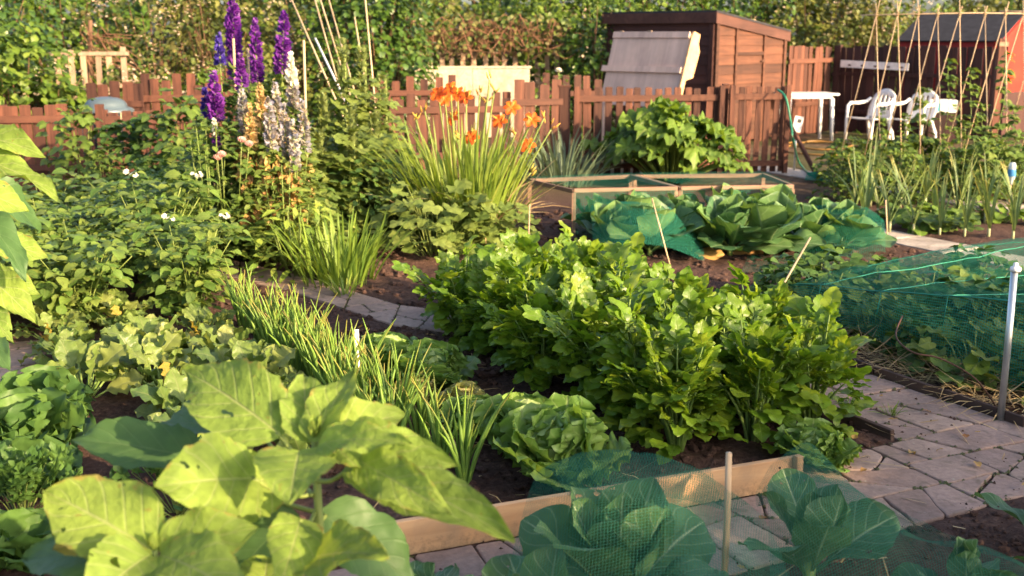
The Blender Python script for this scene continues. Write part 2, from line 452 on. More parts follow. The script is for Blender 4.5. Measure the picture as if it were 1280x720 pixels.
M['red_paint'] = wood_mat('bright_red_paint', (.78, .030, .018), (.64, .022, .013), 0, 10, 0.45, 0.15, 0.25)
M['white_plastic'] = plain_mat('white_plastic', (.78, .77, .76), 0.35, 0.5, 0, 0.12, 0.12)
M['bin_lid'] = plain_mat('grey_blue_lid', (.075, .105, .125), 0.34, 0.5, 0, 0.2)
M['black_plastic'] = plain_mat('black_plastic', (.02, .022, .022), 0.4, 0.5)
M['steel'] = plain_mat('galvanised_steel', (.52, .55, .56), 0.38, 0.5, 0.85, 0.3)
M['rust'] = plain_mat('rusty_steel', (.085, .042, .028), 0.75, 0.25, 0.1, 0.5)
M['green_hose'] = plain_mat('green_hose', (.02, .17, .09), 0.4, 0.5)
M['yellow_hose'] = plain_mat('yellow_hose', (.22, .12, .03), 0.5, 0.4)
M['net'] = net_mat('green_net', (.045, .19, .13), 0.0092, 0.13)
M['net_far'] = net_mat('green_net_over_bed', (.045, .28, .19), 0.014, 0.15)
M['net_thin'] = net_mat('thin_green_net', (.03, .22, .15), 0.016, 0.12)
M['string'] = plain_mat('green_string', (.03, .24, .16), 0.6, 0.3)
M['straw'] = leaf_mat('straw', [(.33, .22, .10), (.45, .33, .17), (.24, .15, .08)], 0.15, tcol=(1, 1, .8))
M['dead'] = leaf_mat('withered_leaf', [(.40, .22, .08), (.52, .34, .12), (.30, .14, .06)], 0.35, tcol=(1.1, 1, .6))
M['stem'] = leaf_mat('green_stem', [(.16, .22, .05), (.22, .28, .08)], 0.15)
M['stem_brown'] = plain_mat('woody_stem', (.13, .075, .045), 0.85, 0.15, 0, 0.5)
M['twig_red'] = plain_mat('tangled_twig', (.20, .10, .06), 0.8, 0.2, 0, 0.5)
# leaves: kind by kind
M['celery'] = leaf_mat('celery_leaf', [(.11, .215, .016), (.16, .275, .02), (.08, .17, .016), (.23, .32, .026), (.105, .205, .016)], 0.48, (.17, .25, .06), 0.04, 5, 0.38, 0.45)
M['celery_stalk'] = leaf_mat('celery_stalk', [(.13, .22, .05), (.19, .27, .075)], 0.2)
M['lettuce'] = leaf_mat('lettuce_leaf', [(.16, .28, .065), (.23, .36, .085), (.12, .23, .05)], 0.42, (.30, .38, .16), 0.04, 6, 0.4, 0.4)
M['lettuce_pale'] = leaf_mat('bolted_lettuce_leaf', [(.36, .36, .12), (.46, .40, .18), (.24, .30, .08)], 0.4, (.5, .42, .25), 0.04, 6)
M['lettuce_heart'] = leaf_mat('lettuce_heart', [(.30, .42, .13), (.36, .46, .17)], 0.3, (.42, .5, .25), 0.05, 5)
M['beet'] = leaf_mat('beet_leaf', [(.12, .19, .045), (.18, .25, .06), (.085, .15, .045), (.25, .29, .08), (.15, .22, .05)], 0.4, (.22, .26, .10), 0.05, 7, 0.4, 0.4)
M['beet_yellow'] = leaf_mat('yellowing_beet_leaf', [(.30, .27, .04), (.40, .30, .05), (.24, .22, .05)], 0.4, (.4, .3, .1), 0.05, 7, spot=(.30, .10, .04))
M['onion'] = leaf_mat('onion_leaf', [(.16, .29, .05), (.22, .36, .065), (.12, .22, .05)], 0.36, tip=(.50, .33, .10), rough=0.4)
M['leek'] = leaf_mat('leek_leaf', [(.10, .17, .075), (.14, .21, .085), (.20, .25, .08)], 0.3, (.2, .26, .13), 0.05, 0, tip=(.5, .4, .12))
M['leek_shaft'] = plain_mat('leek_shaft', (.36, .38, .20), 0.45, 0.4, 0, 0.3, 0.2)
M['potato'] = leaf_mat('potato_leaf', [(.085, .165, .03), (.12, .205, .04), (.18, .24, .05), (.06, .125, .03)], 0.38, (.17, .22, .06), 0.05, 4)
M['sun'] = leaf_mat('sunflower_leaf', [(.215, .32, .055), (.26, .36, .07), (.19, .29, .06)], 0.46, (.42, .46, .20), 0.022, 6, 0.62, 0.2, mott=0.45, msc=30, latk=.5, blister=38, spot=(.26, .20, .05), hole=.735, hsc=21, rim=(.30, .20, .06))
M['sun_dark'] = leaf_mat('sunflower_shaded_leaf', [(.055, .125, .045), (.075, .15, .05)], 0.35, (.12, .2, .08), 0.022, 6, 0.5, 0.3)  # darker copy of the sunflower leaf, shade painted into the colour
M['cabbage'] = leaf_mat('cabbage_leaf', [(.040, .105, .056), (.055, .135, .062), (.085, .17, .06)], 0.28, (.40, .50, .32), 0.03, 7, 0.42, 0.4, mott=0.35, latk=.42, blister=30, hole=.73, hsc=24)
M['cabbage_far'] = leaf_mat('far_cabbage_leaf', [(.045, .115, .05), (.075, .16, .055), (.13, .23, .07), (.06, .13, .055)], 0.3, (.25, .36, .17), 0.04, 5, 0.45, 0.4)
M['rhubarb'] = leaf_mat('rhubarb_leaf', [(.10, .18, .03), (.16, .26, .04), (.075, .14, .03)], 0.4, (.25, .3, .1), 0.03, 5)
M['lily_leaf'] = leaf_mat('daylily_leaf', [(.17, .25, .035), (.24, .32, .05), (.11, .19, .03), (.30, .34, .07)], 0.38, (.25, .32, .08), 0.05)
M['lily_flower'] = leaf_mat('orange_petal', [(.68, .12, .016), (.70, .17, .02), (.62, .09, .014)], 0.4, (.7, .25, .03), 0.08, 0, tcol=(1.2, .8, .5))
M['lily_bud'] = leaf_mat('daylily_bud', [(.55, .36, .08), (.62, .30, .06), (.40, .36, .08)], 0.3)
M['purple'] = leaf_mat('purple_floret', [(.13, .022, .25), (.19, .035, .31), (.09, .016, .20), (.24, .07, .36)], 0.35, tcol=(1.2, .7, 1.3))
M['blue'] = leaf_mat('violet_blue_floret', [(.05, .03, .25), (.08, .05, .34), (.04, .02, .18)], 0.3, tcol=(1, .8, 1.4))
M['white_fl'] = leaf_mat('white_floret', [(.75, .72, .68), (.8, .76, .66)], 0.35, tcol=(1, 1, .9))
M['faded'] = leaf_mat('faded_floret', [(.36, .33, .26), (.42, .40, .36), (.27, .28, .42), (.34, .26, .15), (.32, .33, .47)], 0.35, tcol=(1, .95, .8))
M['tan_fl'] = leaf_mat('tan_seed_spike', [(.46, .30, .13), (.55, .40, .20), (.38, .26, .12)], 0.3, tcol=(1, .9, .6))
M['pink'] = leaf_mat('pink_petal', [(.78, .48, .46), (.80, .58, .52)], 0.4, tcol=(1, .9, .9))
M['yellow_fl'] = leaf_mat('yellow_flower', [(.75, .50, .03), (.70, .42, .03)], 0.3)
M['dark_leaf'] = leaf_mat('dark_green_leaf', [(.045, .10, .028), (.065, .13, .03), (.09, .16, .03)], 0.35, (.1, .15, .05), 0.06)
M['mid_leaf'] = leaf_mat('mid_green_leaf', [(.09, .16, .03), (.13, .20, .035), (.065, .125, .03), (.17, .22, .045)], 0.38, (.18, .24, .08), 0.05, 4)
M['pale_leaf'] = leaf_mat('pale_green_leaf', [(.16, .21, .07), (.21, .25, .09), (.12, .17, .05)], 0.38)
M['grass_leaf'] = leaf_mat('grassy_leaf', [(.13, .21, .03), (.19, .28, .04), (.08, .15, .025)], 0.36)
M['blue_grass'] = leaf_mat('bluish_strap_leaf', [(.10, .15, .10), (.14, .19, .12)], 0.25)
M['ivy'] = leaf_mat('ivy_leaf', [(.060, .115, .015), (.10, .165, .020), (.14, .20, .028), (.04, .085, .014)], 0.35, spec=0.35, rough=0.42)
M['ivy_dark'] = leaf_mat('dark_ivy_leaf', [(.035, .080, .014), (.06, .12, .018), (.09, .145, .02)], 0.32, spec=0.5, rough=0.35)
M['bramble'] = leaf_mat('bramble_leaf', [(.085, .125, .028), (.13, .15, .042), (.18, .16, .06), (.06, .09, .022), (.11, .15, .04)], 0.36)
M['blossom'] = leaf_mat('pale_blossom', [(.58, .42, .32), (.64, .52, .40), (.48, .32, .22)], 0.35, tcol=(1, .95, .9))
M['conifer'] = leaf_mat('olive_leaf', [(.08, .105, .025), (.12, .14, .03), (.16, .165, .04)], 0.34)
M['hedge_out'] = M['ivy_dark']
M['hollyhock'] = leaf_mat('hollyhock_leaf', [(.13, .19, .045), (.18, .23, .06), (.10, .155, .035)], .38)
# ------------------------------------------------------------------ ground and paths
def lerp(a, b, t): return a + (b - a) * t
BL = Vector((-0.435, 3.40, 0)); BR = Vector((1.106, 4.02, 0))     # near face of the timber board at the bed's front
bdir = (BR - BL).normalized(); bnor = Vector((-bdir.y, bdir.x, 0))
PATHS = {}
a1 = [bed(2.95, -0.66), bed(0.69, -0.66), BR + bdir * 0.03, BL - bdir * 0.85]
a2 = [bed(0.69, -0.66), bed(-1.4, -0.66), bed(-1.4, -0.02), bed(0.66, -0.02)]
PATHS['front_path'] = [a1, a2]
PATHS['side_path'] = [[bed(-0.01, -0.02), bed(-0.61, -0.02), bed(-0.61, 6.2), bed(-0.01, 6.2)]]
cp = [((240, 328), (262, 346)), ((300, 328), (300, 352)), ((370, 345), (360, 366)), ((440, 366), (430, 389)), ((500, 384), (490, 409)), ((570, 392), (560, 418))]
PATHS['middle_path'] = [[gp(*cp[i][1]), gp(*cp[i + 1][1]), gp(*cp[i + 1][0]), gp(*cp[i][0])] for i in range(len(cp) - 1)]
PATHS['left_path'] = [[Vector((-3.3, 5.0, 0)), Vector((-2.36, 5.3, 0)), Vector((-2.62, 6.15, 0)), Vector((-3.5, 5.9, 0))]]
PATHS['concrete_path'] = [[bed(-3.52, 1.4), bed(-3.98, 1.4), bed(-3.98, 4.5), bed(-3.52, 4.5)]]
PATHS['far_path'] = [[bed(-5.75, 3.0), bed(-6.35, 3.0), bed(-6.45, 8.8), bed(-5.9, 8.8)]]

def area(p): return 0.5 * sum(p[i].x * p[(i + 1) % len(p)].y - p[(i + 1) % len(p)].x * p[i].y for i in range(len(p)))
def clip(poly, q, n):
    out = []
    for i in range(len(poly)):
        A, B = poly[i], poly[(i + 1) % len(poly)]
        da, db = (A - q).dot(n), (B - q).dot(n)
        if da >= 0: out.append(A)
        if da * db < 0: out.append(A + (B - A) * (da / (da - db)))
    return out
def shatter(poly, amax, R, skew=0.5, k=0):
    ar = abs(area(poly))
    if ar < amax * R.uniform(0.55, 1.5) or k > 9: return [poly]
    ext_u = [p.dot(U) for p in poly]; ext_v = [p.dot(V) for p in poly]
    n = Vector(U) if (max(ext_u) - min(ext_u)) > (max(ext_v) - min(ext_v)) * R.uniform(.7, 1.35) else Vector(V)
    ang = R.gauss(0, skew if ar < 0.22 else 0.05)
    n = Vector((n.x * math.cos(ang) - n.y * math.sin(ang), n.x * math.sin(ang) + n.y * math.cos(ang), 0))
    e = [p.dot(n) for p in poly]; q = n * lerp(min(e), max(e), R.uniform(.34, .66))
    A, B = clip(poly, q, n), clip(poly, q, -n)
    return [s for P_ in (A, B) if len(P_) > 2 for s in shatter(P_, amax, R, skew, k + 1)]
def inset(poly, d):
    if area(poly) < 0: poly = poly[::-1]
    out = list(poly)
    for i in range(len(poly)):
        A, B = poly[i], poly[(i + 1) % len(poly)]
        e = (B - A)
        if e.length < 1e-5: continue
        n = Vector((-e.y, e.x, 0)).normalized()
        out = clip(out, A + n * d, n)
        if len(out) < 3: return None
    return out
def ring(mb, loops):
    """stack of equal-count loops joined by quads, capped by the last one"""
    n = len(loops[0]); k0 = mb.n
    mb.add([tuple(p) for lp in loops for p in lp], np.array([[j * n + i, j * n + (i + 1) % n, (j + 1) * n + (i + 1) % n, (j + 1) * n + i] for j in range(len(loops) - 1) for i in range(n)]))
    mb.f.append(np.array([[k0 + (len(loops) - 1) * n + i for i in range(n)]]))
def slab(mb, poly, R, gap, top):
    p = inset(poly, gap * R.uniform(.5, 1.5))
    if p is None or abs(area(p)) < 0.0006: return
    # chip the corners so that no slab has a drawn edge
    q = []
    for i in range(len(p)):
        A, B, C = p[i - 1], p[i], p[(i + 1) % len(p)]
        r = min(0.012, (A - B).length * .3, (C - B).length * .3) * R.uniform(.3, 1.2)
        q += [B + (A - B).normalized() * r, B + (C - B).normalized() * r]
    # wavering edges
    out = []
    for i in range(len(q)):
        A, B = q[i], q[(i + 1) % len(q)]; m = max(1, int((B - A).length / 0.07))
        e = (B - A); nn = Vector((-e.y, e.x, 0)); nn = nn.normalized() if nn.length > 0 else nn
        out += [A + e * (k / m) + nn * (R.gauss(0, .0034) if k else 0) for k in range(m)]
    JOINT.extend([(o.x, o.y) for o in out]); c = sum(out, Vector()) / len(out)
    tilt = (R.gauss(0, .004), R.gauss(0, .004)); h = top + R.gauss(0, .0016)
    def lp(sc, dz):
        return [Vector((c.x + (o.x - c.x) * (1 - sc / max(.03, (o - c).length)), c.y + (o.y - c.y) * (1 - sc / max(.03, (o - c).length)), h + dz + tilt[0] * (o.x - c.x) + tilt[1] * (o.y - c.y))) for o in out]
    ring(mb, [lp(0, -.07), lp(0, -.006), lp(.003, -.0015), lp(.008, 0)])
JOINT = []
R_ = random.Random(11)
for name, polys in PATHS.items():
    mb = MB()
    cfg = {'front_path': (.078, .0042), 'side_path': (.07, .0042), 'middle_path': (.09, .005), 'left_path': (.11, .005), 'concrete_path': (.9, .004), 'far_path': (.7, .004)}[name]
    for P_ in polys:
        if area(P_) < 0: P_ = P_[::-1]
        for s in shatter(P_, cfg[0], R_): slab(mb, s, R_, cfg[1], .016)
    struct(name, mb, M['concrete'] if name in ('concrete_path', 'far_path') else M['paver'], smooth=False)

def path_depth(x, y):
    """how far inside any path a point lies (positive inside)"""
    best = np.full(x.shape, -9.0)
    for polys in PATHS.values():
        for P_ in polys:
            if area(P_) < 0: P_ = P_[::-1]
            d = np.full(x.shape, 9.0)
            for i in range(len(P_)):
                A, B = P_[i], P_[(i + 1) % len(P_)]; e = (B - A).normalized()
                d = np.minimum(d, -e.y * (x - A.x) + e.x * (y - A.y))
            best = np.maximum(best, d)
    return best
def soil_z(x, y):
    d = path_depth(x, y)
    near = np.clip((11.5 - y) / 2.0, 0, 1) * np.clip((y - 1.5) / 1.0, 0.2, 1)
    h = np.zeros(x.shape)
    it = np.nditer([x, y], flags=['multi_index'])
    for X_, Y_ in it:
        p = (float(X_), float(Y_), 0.0)
        if Y_ < 12 and abs(X_) < 6:
            v = mnoise.noise((p[0] * 2.2, p[1] * 2.2, 0)) * .022 + mnoise.noise((p[0] * 8, p[1] * 8, 3)) * .018 + mnoise.noise((p[0] * 19, p[1] * 19, 5)) * .012
        else:
            v = mnoise.noise((p[0] * .5, p[1] * .5, 0)) * .03
        h[it.multi_index] = v
    h = h * (0.35 + 0.65 * near) + 0.02 * near
    k = np.clip((d + 0.05) / 0.06, 0, 1)
    return h * (1 - k) + (0.003) * k
def axis(lo, hi, fine, step, reach):
    a = list(np.arange(lo, hi, fine)); g = step; x = lo
    while x > -reach: x -= g; a.insert(0, x); g *= 1.35
    g = step; x = hi
    while x < reach: a.append(x); x += g; g *= 1.35
    return np.array(a)
gx = axis(-3.4, 4.6, 0.04, 0.12, 260); gy = axis(2.2, 9.6, 0.04, 0.12, 260)
GX, GY = np.meshgrid(gx, gy); GZ = soil_z(GX, GY)
mb = MB(); nx_, ny_ = len(gx), len(gy); g = np.arange(nx_ * ny_).reshape(ny_, nx_)
mb.add(np.stack([GX, GY, GZ], -1).reshape(-1, 3), np.stack([g[:-1, :-1], g[:-1, 1:], g[1:, 1:], g[1:, :-1]], -1).reshape(-1, 4))
struct('ground', mb, M['soil'], smooth=True)

# clods, crumbs of stone and straw lying on the dug soil
def clods(n, region, rmin, rmax, seed):
    r = np.random.default_rng(seed); mb = MB()
    bm = bmesh.new(); bmesh.ops.create_icosphere(bm, subdivisions=1, radius=1.0)
    T = np.array([v.co[:] for v in bm.verts]); F = np.array([[v.index for v in f.verts] for f in bm.faces]); bm.free()
    pts = region(n, r); d = path_depth(pts[:, 0], pts[:, 1]); pts = pts[d < -.022]
    R = rmin + (rmax - rmin) * r.random(len(pts)) ** 3
    for p, q in zip(pts, R):
        v = T * (1 + r.uniform(-.3, .3, (len(T), 1))) * q * np.array([1, r.uniform(.7, 1.2), r.uniform(.5, .9)])
        a = r.uniform(0, 2 * PI); v = v @ np.array([[math.cos(a), math.sin(a), 0], [-math.sin(a), math.cos(a), 0], [0, 0, 1]])
        mb.add(v + np.array([p[0], p[1], 0.012 + q * .25]), F)
    return mb
def reg_main(n, r):
    a = r.uniform(-.0, 2.6, n); b = r.uniform(-.22, 3.2, n)
    return np.stack([C0.x - U.x * a + V.x * b, C0.y - U.y * a + V.y * b], -1)
def reg_front(n, r):
    a = r.uniform(-1.0, 2.0, n); b = r.uniform(-1.5, -.66, n)
    return np.stack([C0.x - U.x * a + V.x * b, C0.y - U.y * a + V.y * b], -1)
tag(obj('soil_clods', clods(7500, reg_main, .004, .030, 3), M['soil'], smooth=False), kind='stuff')
def reg_path(n, r):
    a = r.uniform(-1.2, 2.9, n); b = r.uniform(-.68, .05, n); k = r.random(n) < .45; a = np.where(k, r.uniform(-.6, 0, n), a); b = np.where(k, r.uniform(0, 2.6, n), b)
    return np.stack([C0.x - U.x * a + V.x * b, C0.y - U.y * a + V.y * b], -1)
def spill(n, seed):
    r = np.random.default_rng(seed); mb = MB(); p = reg_path(n, r); d = path_depth(p[:, 0], p[:, 1]); keep = r.random(n) < np.clip(.10 + np.exp(-np.maximum(d, 0) / .03) * .9, 0, 1); p = p[keep]
    T = np.array([[1, 0, 0], [0, 1, 0], [-1, 0, 0], [0, -1, 0], [0, 0, 1.0]]); F = [[0, 1, 4], [1, 2, 4], [2, 3, 4], [3, 0, 4]]
    for q in p:
        s = .0025 + .008 * r.random() ** 3; mb.add(T * s * r.uniform(.6, 1.3, (5, 1)) + np.array([q[0], q[1], .015]), F)
    return mb
tag(obj('spilt_soil', spill(2600, 8), M['soil'], smooth=False), kind='stuff')
def joint_moss(seed=5):
    r = np.random.default_rng(seed); mb = MB(); T = np.array([[1, 0, 0], [.3, .95, 0], [-.8, .6, 0], [-.8, -.6, 0], [.3, -.95, 0], [0, 0, .8]]); F = [[0, 1, 5], [1, 2, 5], [2, 3, 5], [3, 4, 5], [4, 0, 5]]
    for x, y in JOINT:
        if y > 7.6: continue
        if mnoise.noise((x * 3.1, y * 3.1, 2)) < .02 + r.uniform(-.25, .25): continue
        for k in range(4):
            s = r.uniform(.003, .0085); mb.add(T * s * r.uniform(.6, 1.4, (6, 1)) + np.array([x + r.normal(0, .006), y + r.normal(0, .006), r.uniform(.006, .018)]), F)
    return mb
tag(obj('joint_moss', joint_moss(), M['moss'], smooth=True), kind='stuff')
def reg_mid(n, r):
    a = r.uniform(-3.4, 2.2, n); b = r.uniform(2.5, 6.2, n)
    return np.stack([C0.x - U.x * a + V.x * b, C0.y - U.y * a + V.y * b], -1)
tag(obj('scattered_clods', clods(3800, reg_mid, .008, .04, 6), M['soil'], smooth=False), kind='stuff')
tag(obj('soil_crumbs', clods(2600, reg_front, .004, .018, 5), M['soil'], smooth=False), kind='stuff')

# ------------------------------------------------------------------ sky, sun, camera
S = Vector((0.80, -0.60, 0.0)).normalized(); EL = math.radians(17.0)
S = Vector((S.x * math.cos(EL), S.y * math.cos(EL), math.sin(EL)))
w = bpy.data.worlds.new('World'); scene.world = w; w.use_nodes = True
nt = w.node_tree; bg = nt.nodes['Background']
sky = nt.nodes.new('ShaderNodeTexSky'); sky.sky_type = 'NISHITA'; sky.sun_disc = False
sky.sun_elevation = EL; sky.sun_rotation = math.atan2(S.x, S.y); sky.air_density = 0.75; sky.dust_density = 3.5; sky.ozone_density = 0.6
nt.links.new(sky.outputs[0], bg.inputs[0]); bg.inputs[1].default_value = 0.15
ld = bpy.data.lights.new('sun', 'SUN'); ld.energy = 5.0; ld.angle = math.radians(0.6); ld.color = (1.0, 0.72, 0.42)
so = bpy.data.objects.new('sun', ld); COL.objects.link(so); so.rotation_euler = S.to_track_quat('Z', 'Y').to_euler(); so.location = (8, -4, 6)
cd = bpy.data.cameras.new('camera'); cam = bpy.data.objects.new('camera', cd); COL.objects.link(cam)
cam.location = (0, 0, CAM_H); cam.rotation_euler = (PI / 2 - TILT, 0, 0)
cd.sensor_width = 36.0; cd.lens = 36.0 * FPX / 1280.0; cd.clip_start = 0.05; cd.clip_end = 1000
cd.dof.use_dof = True; cd.dof.focus_distance = 4.9; cd.dof.aperture_fstop = 3.4
scene.camera = cam
vs = scene.view_settings; vs.view_transform = 'Standard'; vs.look = 'None'; vs.exposure = 1.70; vs.gamma = 1.0; vs.use_curve_mapping = False
cy = scene.cycles; cy.max_bounces = 7; cy.diffuse_bounces = 3; cy.glossy_bounces = 2; cy.transmission_bounces = 4; cy.transparent_max_bounces = 14
cy.use_denoising = True; cy.sample_clamp_indirect = 6.0; cy.caustics_reflective = False; cy.caustics_refractive = False
# ------------------------------------------------------------------ fences
RF = random.Random(21)
def at(p, z=0.0): return Vector((p[0], p[1], z))
def fence(label, p0, p1, h, pw, gap, rails, posts=(), mat='red_wood', rmat='red_rail', jit=.012, back=False, name='picket_fence', z0=0.03, cat='fence', group=None, part='picket', end_posts=True, miss=()):
    p0, p1 = at(p0), at(p1); d = p1 - p0; L = d.length
    root = thing(name, label, cat, p0, math.atan2(d.y, d.x), group)
    n = int((L + gap) / (pw + gap)); step = L / n
    for i in range(n):
        if i in miss: continue
        w = pw * RF.uniform(.93, 1.05); hh = h + RF.gauss(0, jit)
        mb = MB(); e = .006
        prism(mb, [(-w / 2, z0), (w / 2, z0), (w / 2, hh - e), (w / 2 - e * 2, hh), (-w / 2 + e * 2, hh), (-w / 2, hh - e)], -.009, .009, (((1, 0, 0), (0, 0, 1), (0, 1, 0)), (0, 0, 0)))
        o = obj(part, mb, M[mat], root, smooth=False)
        o.location = ((i + .5) * step + RF.gauss(0, .004), RF.gauss(0, .003), 0); o.rotation_euler = (RF.gauss(0, .012), RF.gauss(0, .012), 0)
    for z, hh in rails:
        mb = MB(); box(mb, (0, 0, 0), (L, .034, hh))
        o = obj('rail', mb, M[rmat], root, smooth=False); o.location = (L / 2, (.030 if back else -.030), z); o.rotation_euler = (0, RF.gauss(0, .003), 0)
    for x in posts:
        mb = MB(); box(mb, (0, 0, (h + .02) / 2), (.085, .075, h + .02))
        o = obj('post', mb, M[mat], root, smooth=False); o.location = (x, .055 if not back else -.06, 0)
    return root

def gxy(px, Y, z=0.5):
    """the place at depth Y seen at pixel column px"""
    dy = 1.0 if z > .5 else .99
    return ((px - 640) / FPX * Y / 1.008, Y)
# low close-boarded fence by the compost bin
fence('low red-brown boarded fence with two rails at the far left of the plot', gxy(-40, 12.1), gxy(118, 12.3), .95, .115, .010, [(.82, .075), (.30, .07)], (.35, 1.35), part='board', name='board_fence')
fence('dark red-brown boarded fence behind the compost bin and the raspberry canes', gxy(118, 12.75), gxy(262, 13.0), .86, .10, .035, [(.77, .09), (.30, .08)], (.1,), name='board_fence', part='board')
fence('short tall-boarded fence piece rising behind the bin lid', gxy(112, 13.6), gxy(182, 13.65), 1.15, .125, .008, [(.9, .07)], (), part='board', name='board_fence', mat='red_wood')
fence('uneven row of red-brown pickets behind the delphiniums', gxy(176, 13.9), gxy(300, 14.0), 1.17, .105, .03, [(.95, .08)], (), jit=.05)
fence('red-brown picket fence running behind the orange daylilies', gxy(462, 13.3), gxy(640, 13.6), 1.02, .095, .05, [(.84, .075), (.3, .07)], (1.65,), jit=.03)
fence('wide-boarded red-brown fence piece just left of the gate post', gxy(640, 13.55), gxy(702, 13.75), 1.16, .125, .03, [(.92, .075)], (.58,), jit=.035, part='board', name='board_fence')
fence('farther red-brown picket row standing before the cream wall', gxy(470, 15.2), gxy(574, 15.3), 1.17, .10, .07, [(.95, .07)], (), jit=.035)
fence('farther red-brown picket row under the white rose bloom', gxy(676, 15.6), gxy(752, 15.8), 1.2, .10, .04, [(.92, .07)], (), jit=.05)
# the gate and the fixed panel right of it
def gate(label, p0, p1, h, name, catg, n, brace):
    p0, p1 = at(p0), at(p1); d = p1 - p0; L = d.length
    r = fence(label, p0, p1, h, L / n * .66, L / n * .34, [(h - .125, .075), (.14, .07)], (), jit=.010, name=name, cat=catg)
    for x in (.03, L - .03):
        mb = MB(); box(mb, (0, 0, h / 2), (.06, .04, h)); o = obj('stile', mb, M['red_wood'], r, smooth=False); o.location = (x, -.072, .02)
    return r
gate('wide red-brown picket gate behind the rhubarb', gxy(716, 13.75), gxy(902, 14.0), 1.08, 'picket_gate', 'gate', 15, True)
gate('narrow red-brown picket panel between gate and white table', gxy(909, 14.0), gxy(984, 14.1), 1.09, 'picket_fence', 'fence', 7, False)
for px, Y, lab in ((706, 13.72, 'square red-brown gate post left of the picket gate'), (906, 14.06, 'slim red-brown post between gate and narrow picket panel')):
    t = thing('gate_post', lab, 'post', (*gxy(px, Y), 0)); mb = MB(); box(mb, (0, .04, .55), (.13 if px < 800 else .06, .1, 1.1)); obj('shaft', mb, M['red_wood'], t, False)
    mb = MB(); box(mb, (0, .04, 1.108), (.15 if px < 800 else .075, .12, .016)); obj('cap', mb, M['red_rail'], t, False)
# cream slat fences and wall far behind
fence('weathered cream slat fence standing in the brambles at left', gxy(70, 15.6), gxy(168, 15.8), 1.49, .075, .095, [(1.46, .05), (.8, .06)], (), 'cream_wood', 'cream_wood', .03, name='slat_fence', part='slat')
fence('weathered cream slat fence above the cream wall', gxy(520, 19.6), gxy(704, 19.9), 1.42, .085, .10, [(1.40, .05), (.9, .06)], (), 'cream_wood', 'cream_wood', .012, name='slat_fence', part='slat')
def panel_wall():
    p0, p1 = at(gxy(519, 19.2)), at(gxy(662, 19.35)); d = p1 - p0; L = d.length
    r = thing('garden_wall', 'low cream rendered wall of two panels behind the picket fence', 'wall', p0, math.atan2(d.y, d.x))
    for k in range(2):
        v, f = bevbox((L / 2 - .006, .06, 1.16), .008); mb = MB(); mb.add(v + np.array([L * (k + .5) / 2, .01 * k, .58]), f); obj('panel', mb, M['cream_wall'], r, False)
    mb = MB(); box(mb, (L / 2, .005, 1.18), (L + .05, .10, .035)); obj('coping', mb, M['cream_wall'], r, False)
panel_wall()

# ------------------------------------------------------------------ timber shed with a pent roof, and the lid leaning on it
def lap_wall(mb, L, h0, h1, n, z0=.05, th=.016):
    """overlapping boards along x, top edge from h0 to h1"""
    for i in range(n):
        za = z0 + (max(h0, h1) - z0) * i / n; zb = z0 + (max(h0, h1) - z0) * (i + 1) / n + .012
        def top(x): return lerp(h0, h1, x / L)
        xs = [0, L]
        if zb > min(h0, h1):
            xe = [x for x in np.linspace(0, L, 13)]
        else: xe = xs
        pts_b = []; pts_t = []
        for x in xe:
            t_ = min(zb, top(x));
            if t_ > za + .004: pts_b.append((x, za)); pts_t.append((x, t_))
        if len(pts_b) < 2: continue
        m = len(pts_b); y0, y1 = -th - .006, -.006
        v = [(x, y0, z) for x, z in pts_b] + [(x, y1, z) for x, z in pts_t] + [(x, 0, z) for x, z in pts_b] + [(x, .0, z) for x, z in pts_t]
        f = [[k, k + 1, m + k + 1, m + k] for k in range(m - 1)] + [[2 * m + k + 1, 2 * m + k, 3 * m + k, 3 * m + k + 1] for k in range(m - 1)]
        f += [[2 * m + k, 2 * m + k + 1, k + 1, k] for k in range(m - 1)] + [[m + k, m + k + 1, 3 * m + k + 1, 3 * m + k] for k in range(m - 1)]
        f += [[2 * m, 0, m, 3 * m], [m - 1, 3 * m - 1, 4 * m - 1, 2 * m - 1]]
        mb.add(v, f)
    return mb
SC_ = at((3.12, 17.65)); dl = Vector((-.707, .707, 0)); dr = Vector((.707, .707, 0)); LW, RW = 2.15, 2.0
HT, HL = 2.0, 1.73
shed = thing('garden_shed', 'red-brown lap-boarded shed with flat sloping roof behind the picket gate', 'shed', SC_, PI / 4)
# local x runs along the right (sunlit) wall, local y along the left wall going back
def shed_wall(name, L, h0, h1, M4, mat, n=13):
    mb = MB(); lap_wall(mb, L, h0, h1, n); o = obj(name, mb, mat, shed, False); o.matrix_local = M4; return o
from mathutils import Matrix
shed_wall('side_wall', RW, HT, HL, Matrix.Identity(4), M['shed_wood'])
M['shed_dark'] = wood_mat('shed_boards_shaded', (.075, .030, .024), (.035, .014, .012), 0, 12, 0.75, 0.4)  # same boards darkened: the front wall's shade is painted in
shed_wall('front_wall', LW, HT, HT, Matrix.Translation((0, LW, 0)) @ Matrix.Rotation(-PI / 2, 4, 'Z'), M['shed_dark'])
shed_wall('back_wall', LW, HL, HL, Matrix.Translation((RW, 0, 0)) @ Matrix.Rotation(PI / 2, 4, 'Z'), M['shed_wood'])
shed_wall('far_wall', RW, HL, HT, Matrix.Translation((RW, LW, 0)) @ Matrix.Rotation(PI, 4, 'Z'), M['shed_wood'])
for x, wd, z1 in ((.03, .07, HT - .02), (.55, .05, 1.88), (1.35, .05, 1.80), (RW - .03, .07, HL)):
    mb = MB(); box(mb, (x, -.033, z1 / 2), (wd, .02, z1)); obj('corner_trim' if wd > .06 else 'door_post', mb, M['shed_wood'], shed, False)
mb = MB(); box(mb, (-.034, .04, HT / 2), (.02, .08, HT)); obj('corner_trim', mb, M['shed_dark'], shed, False)
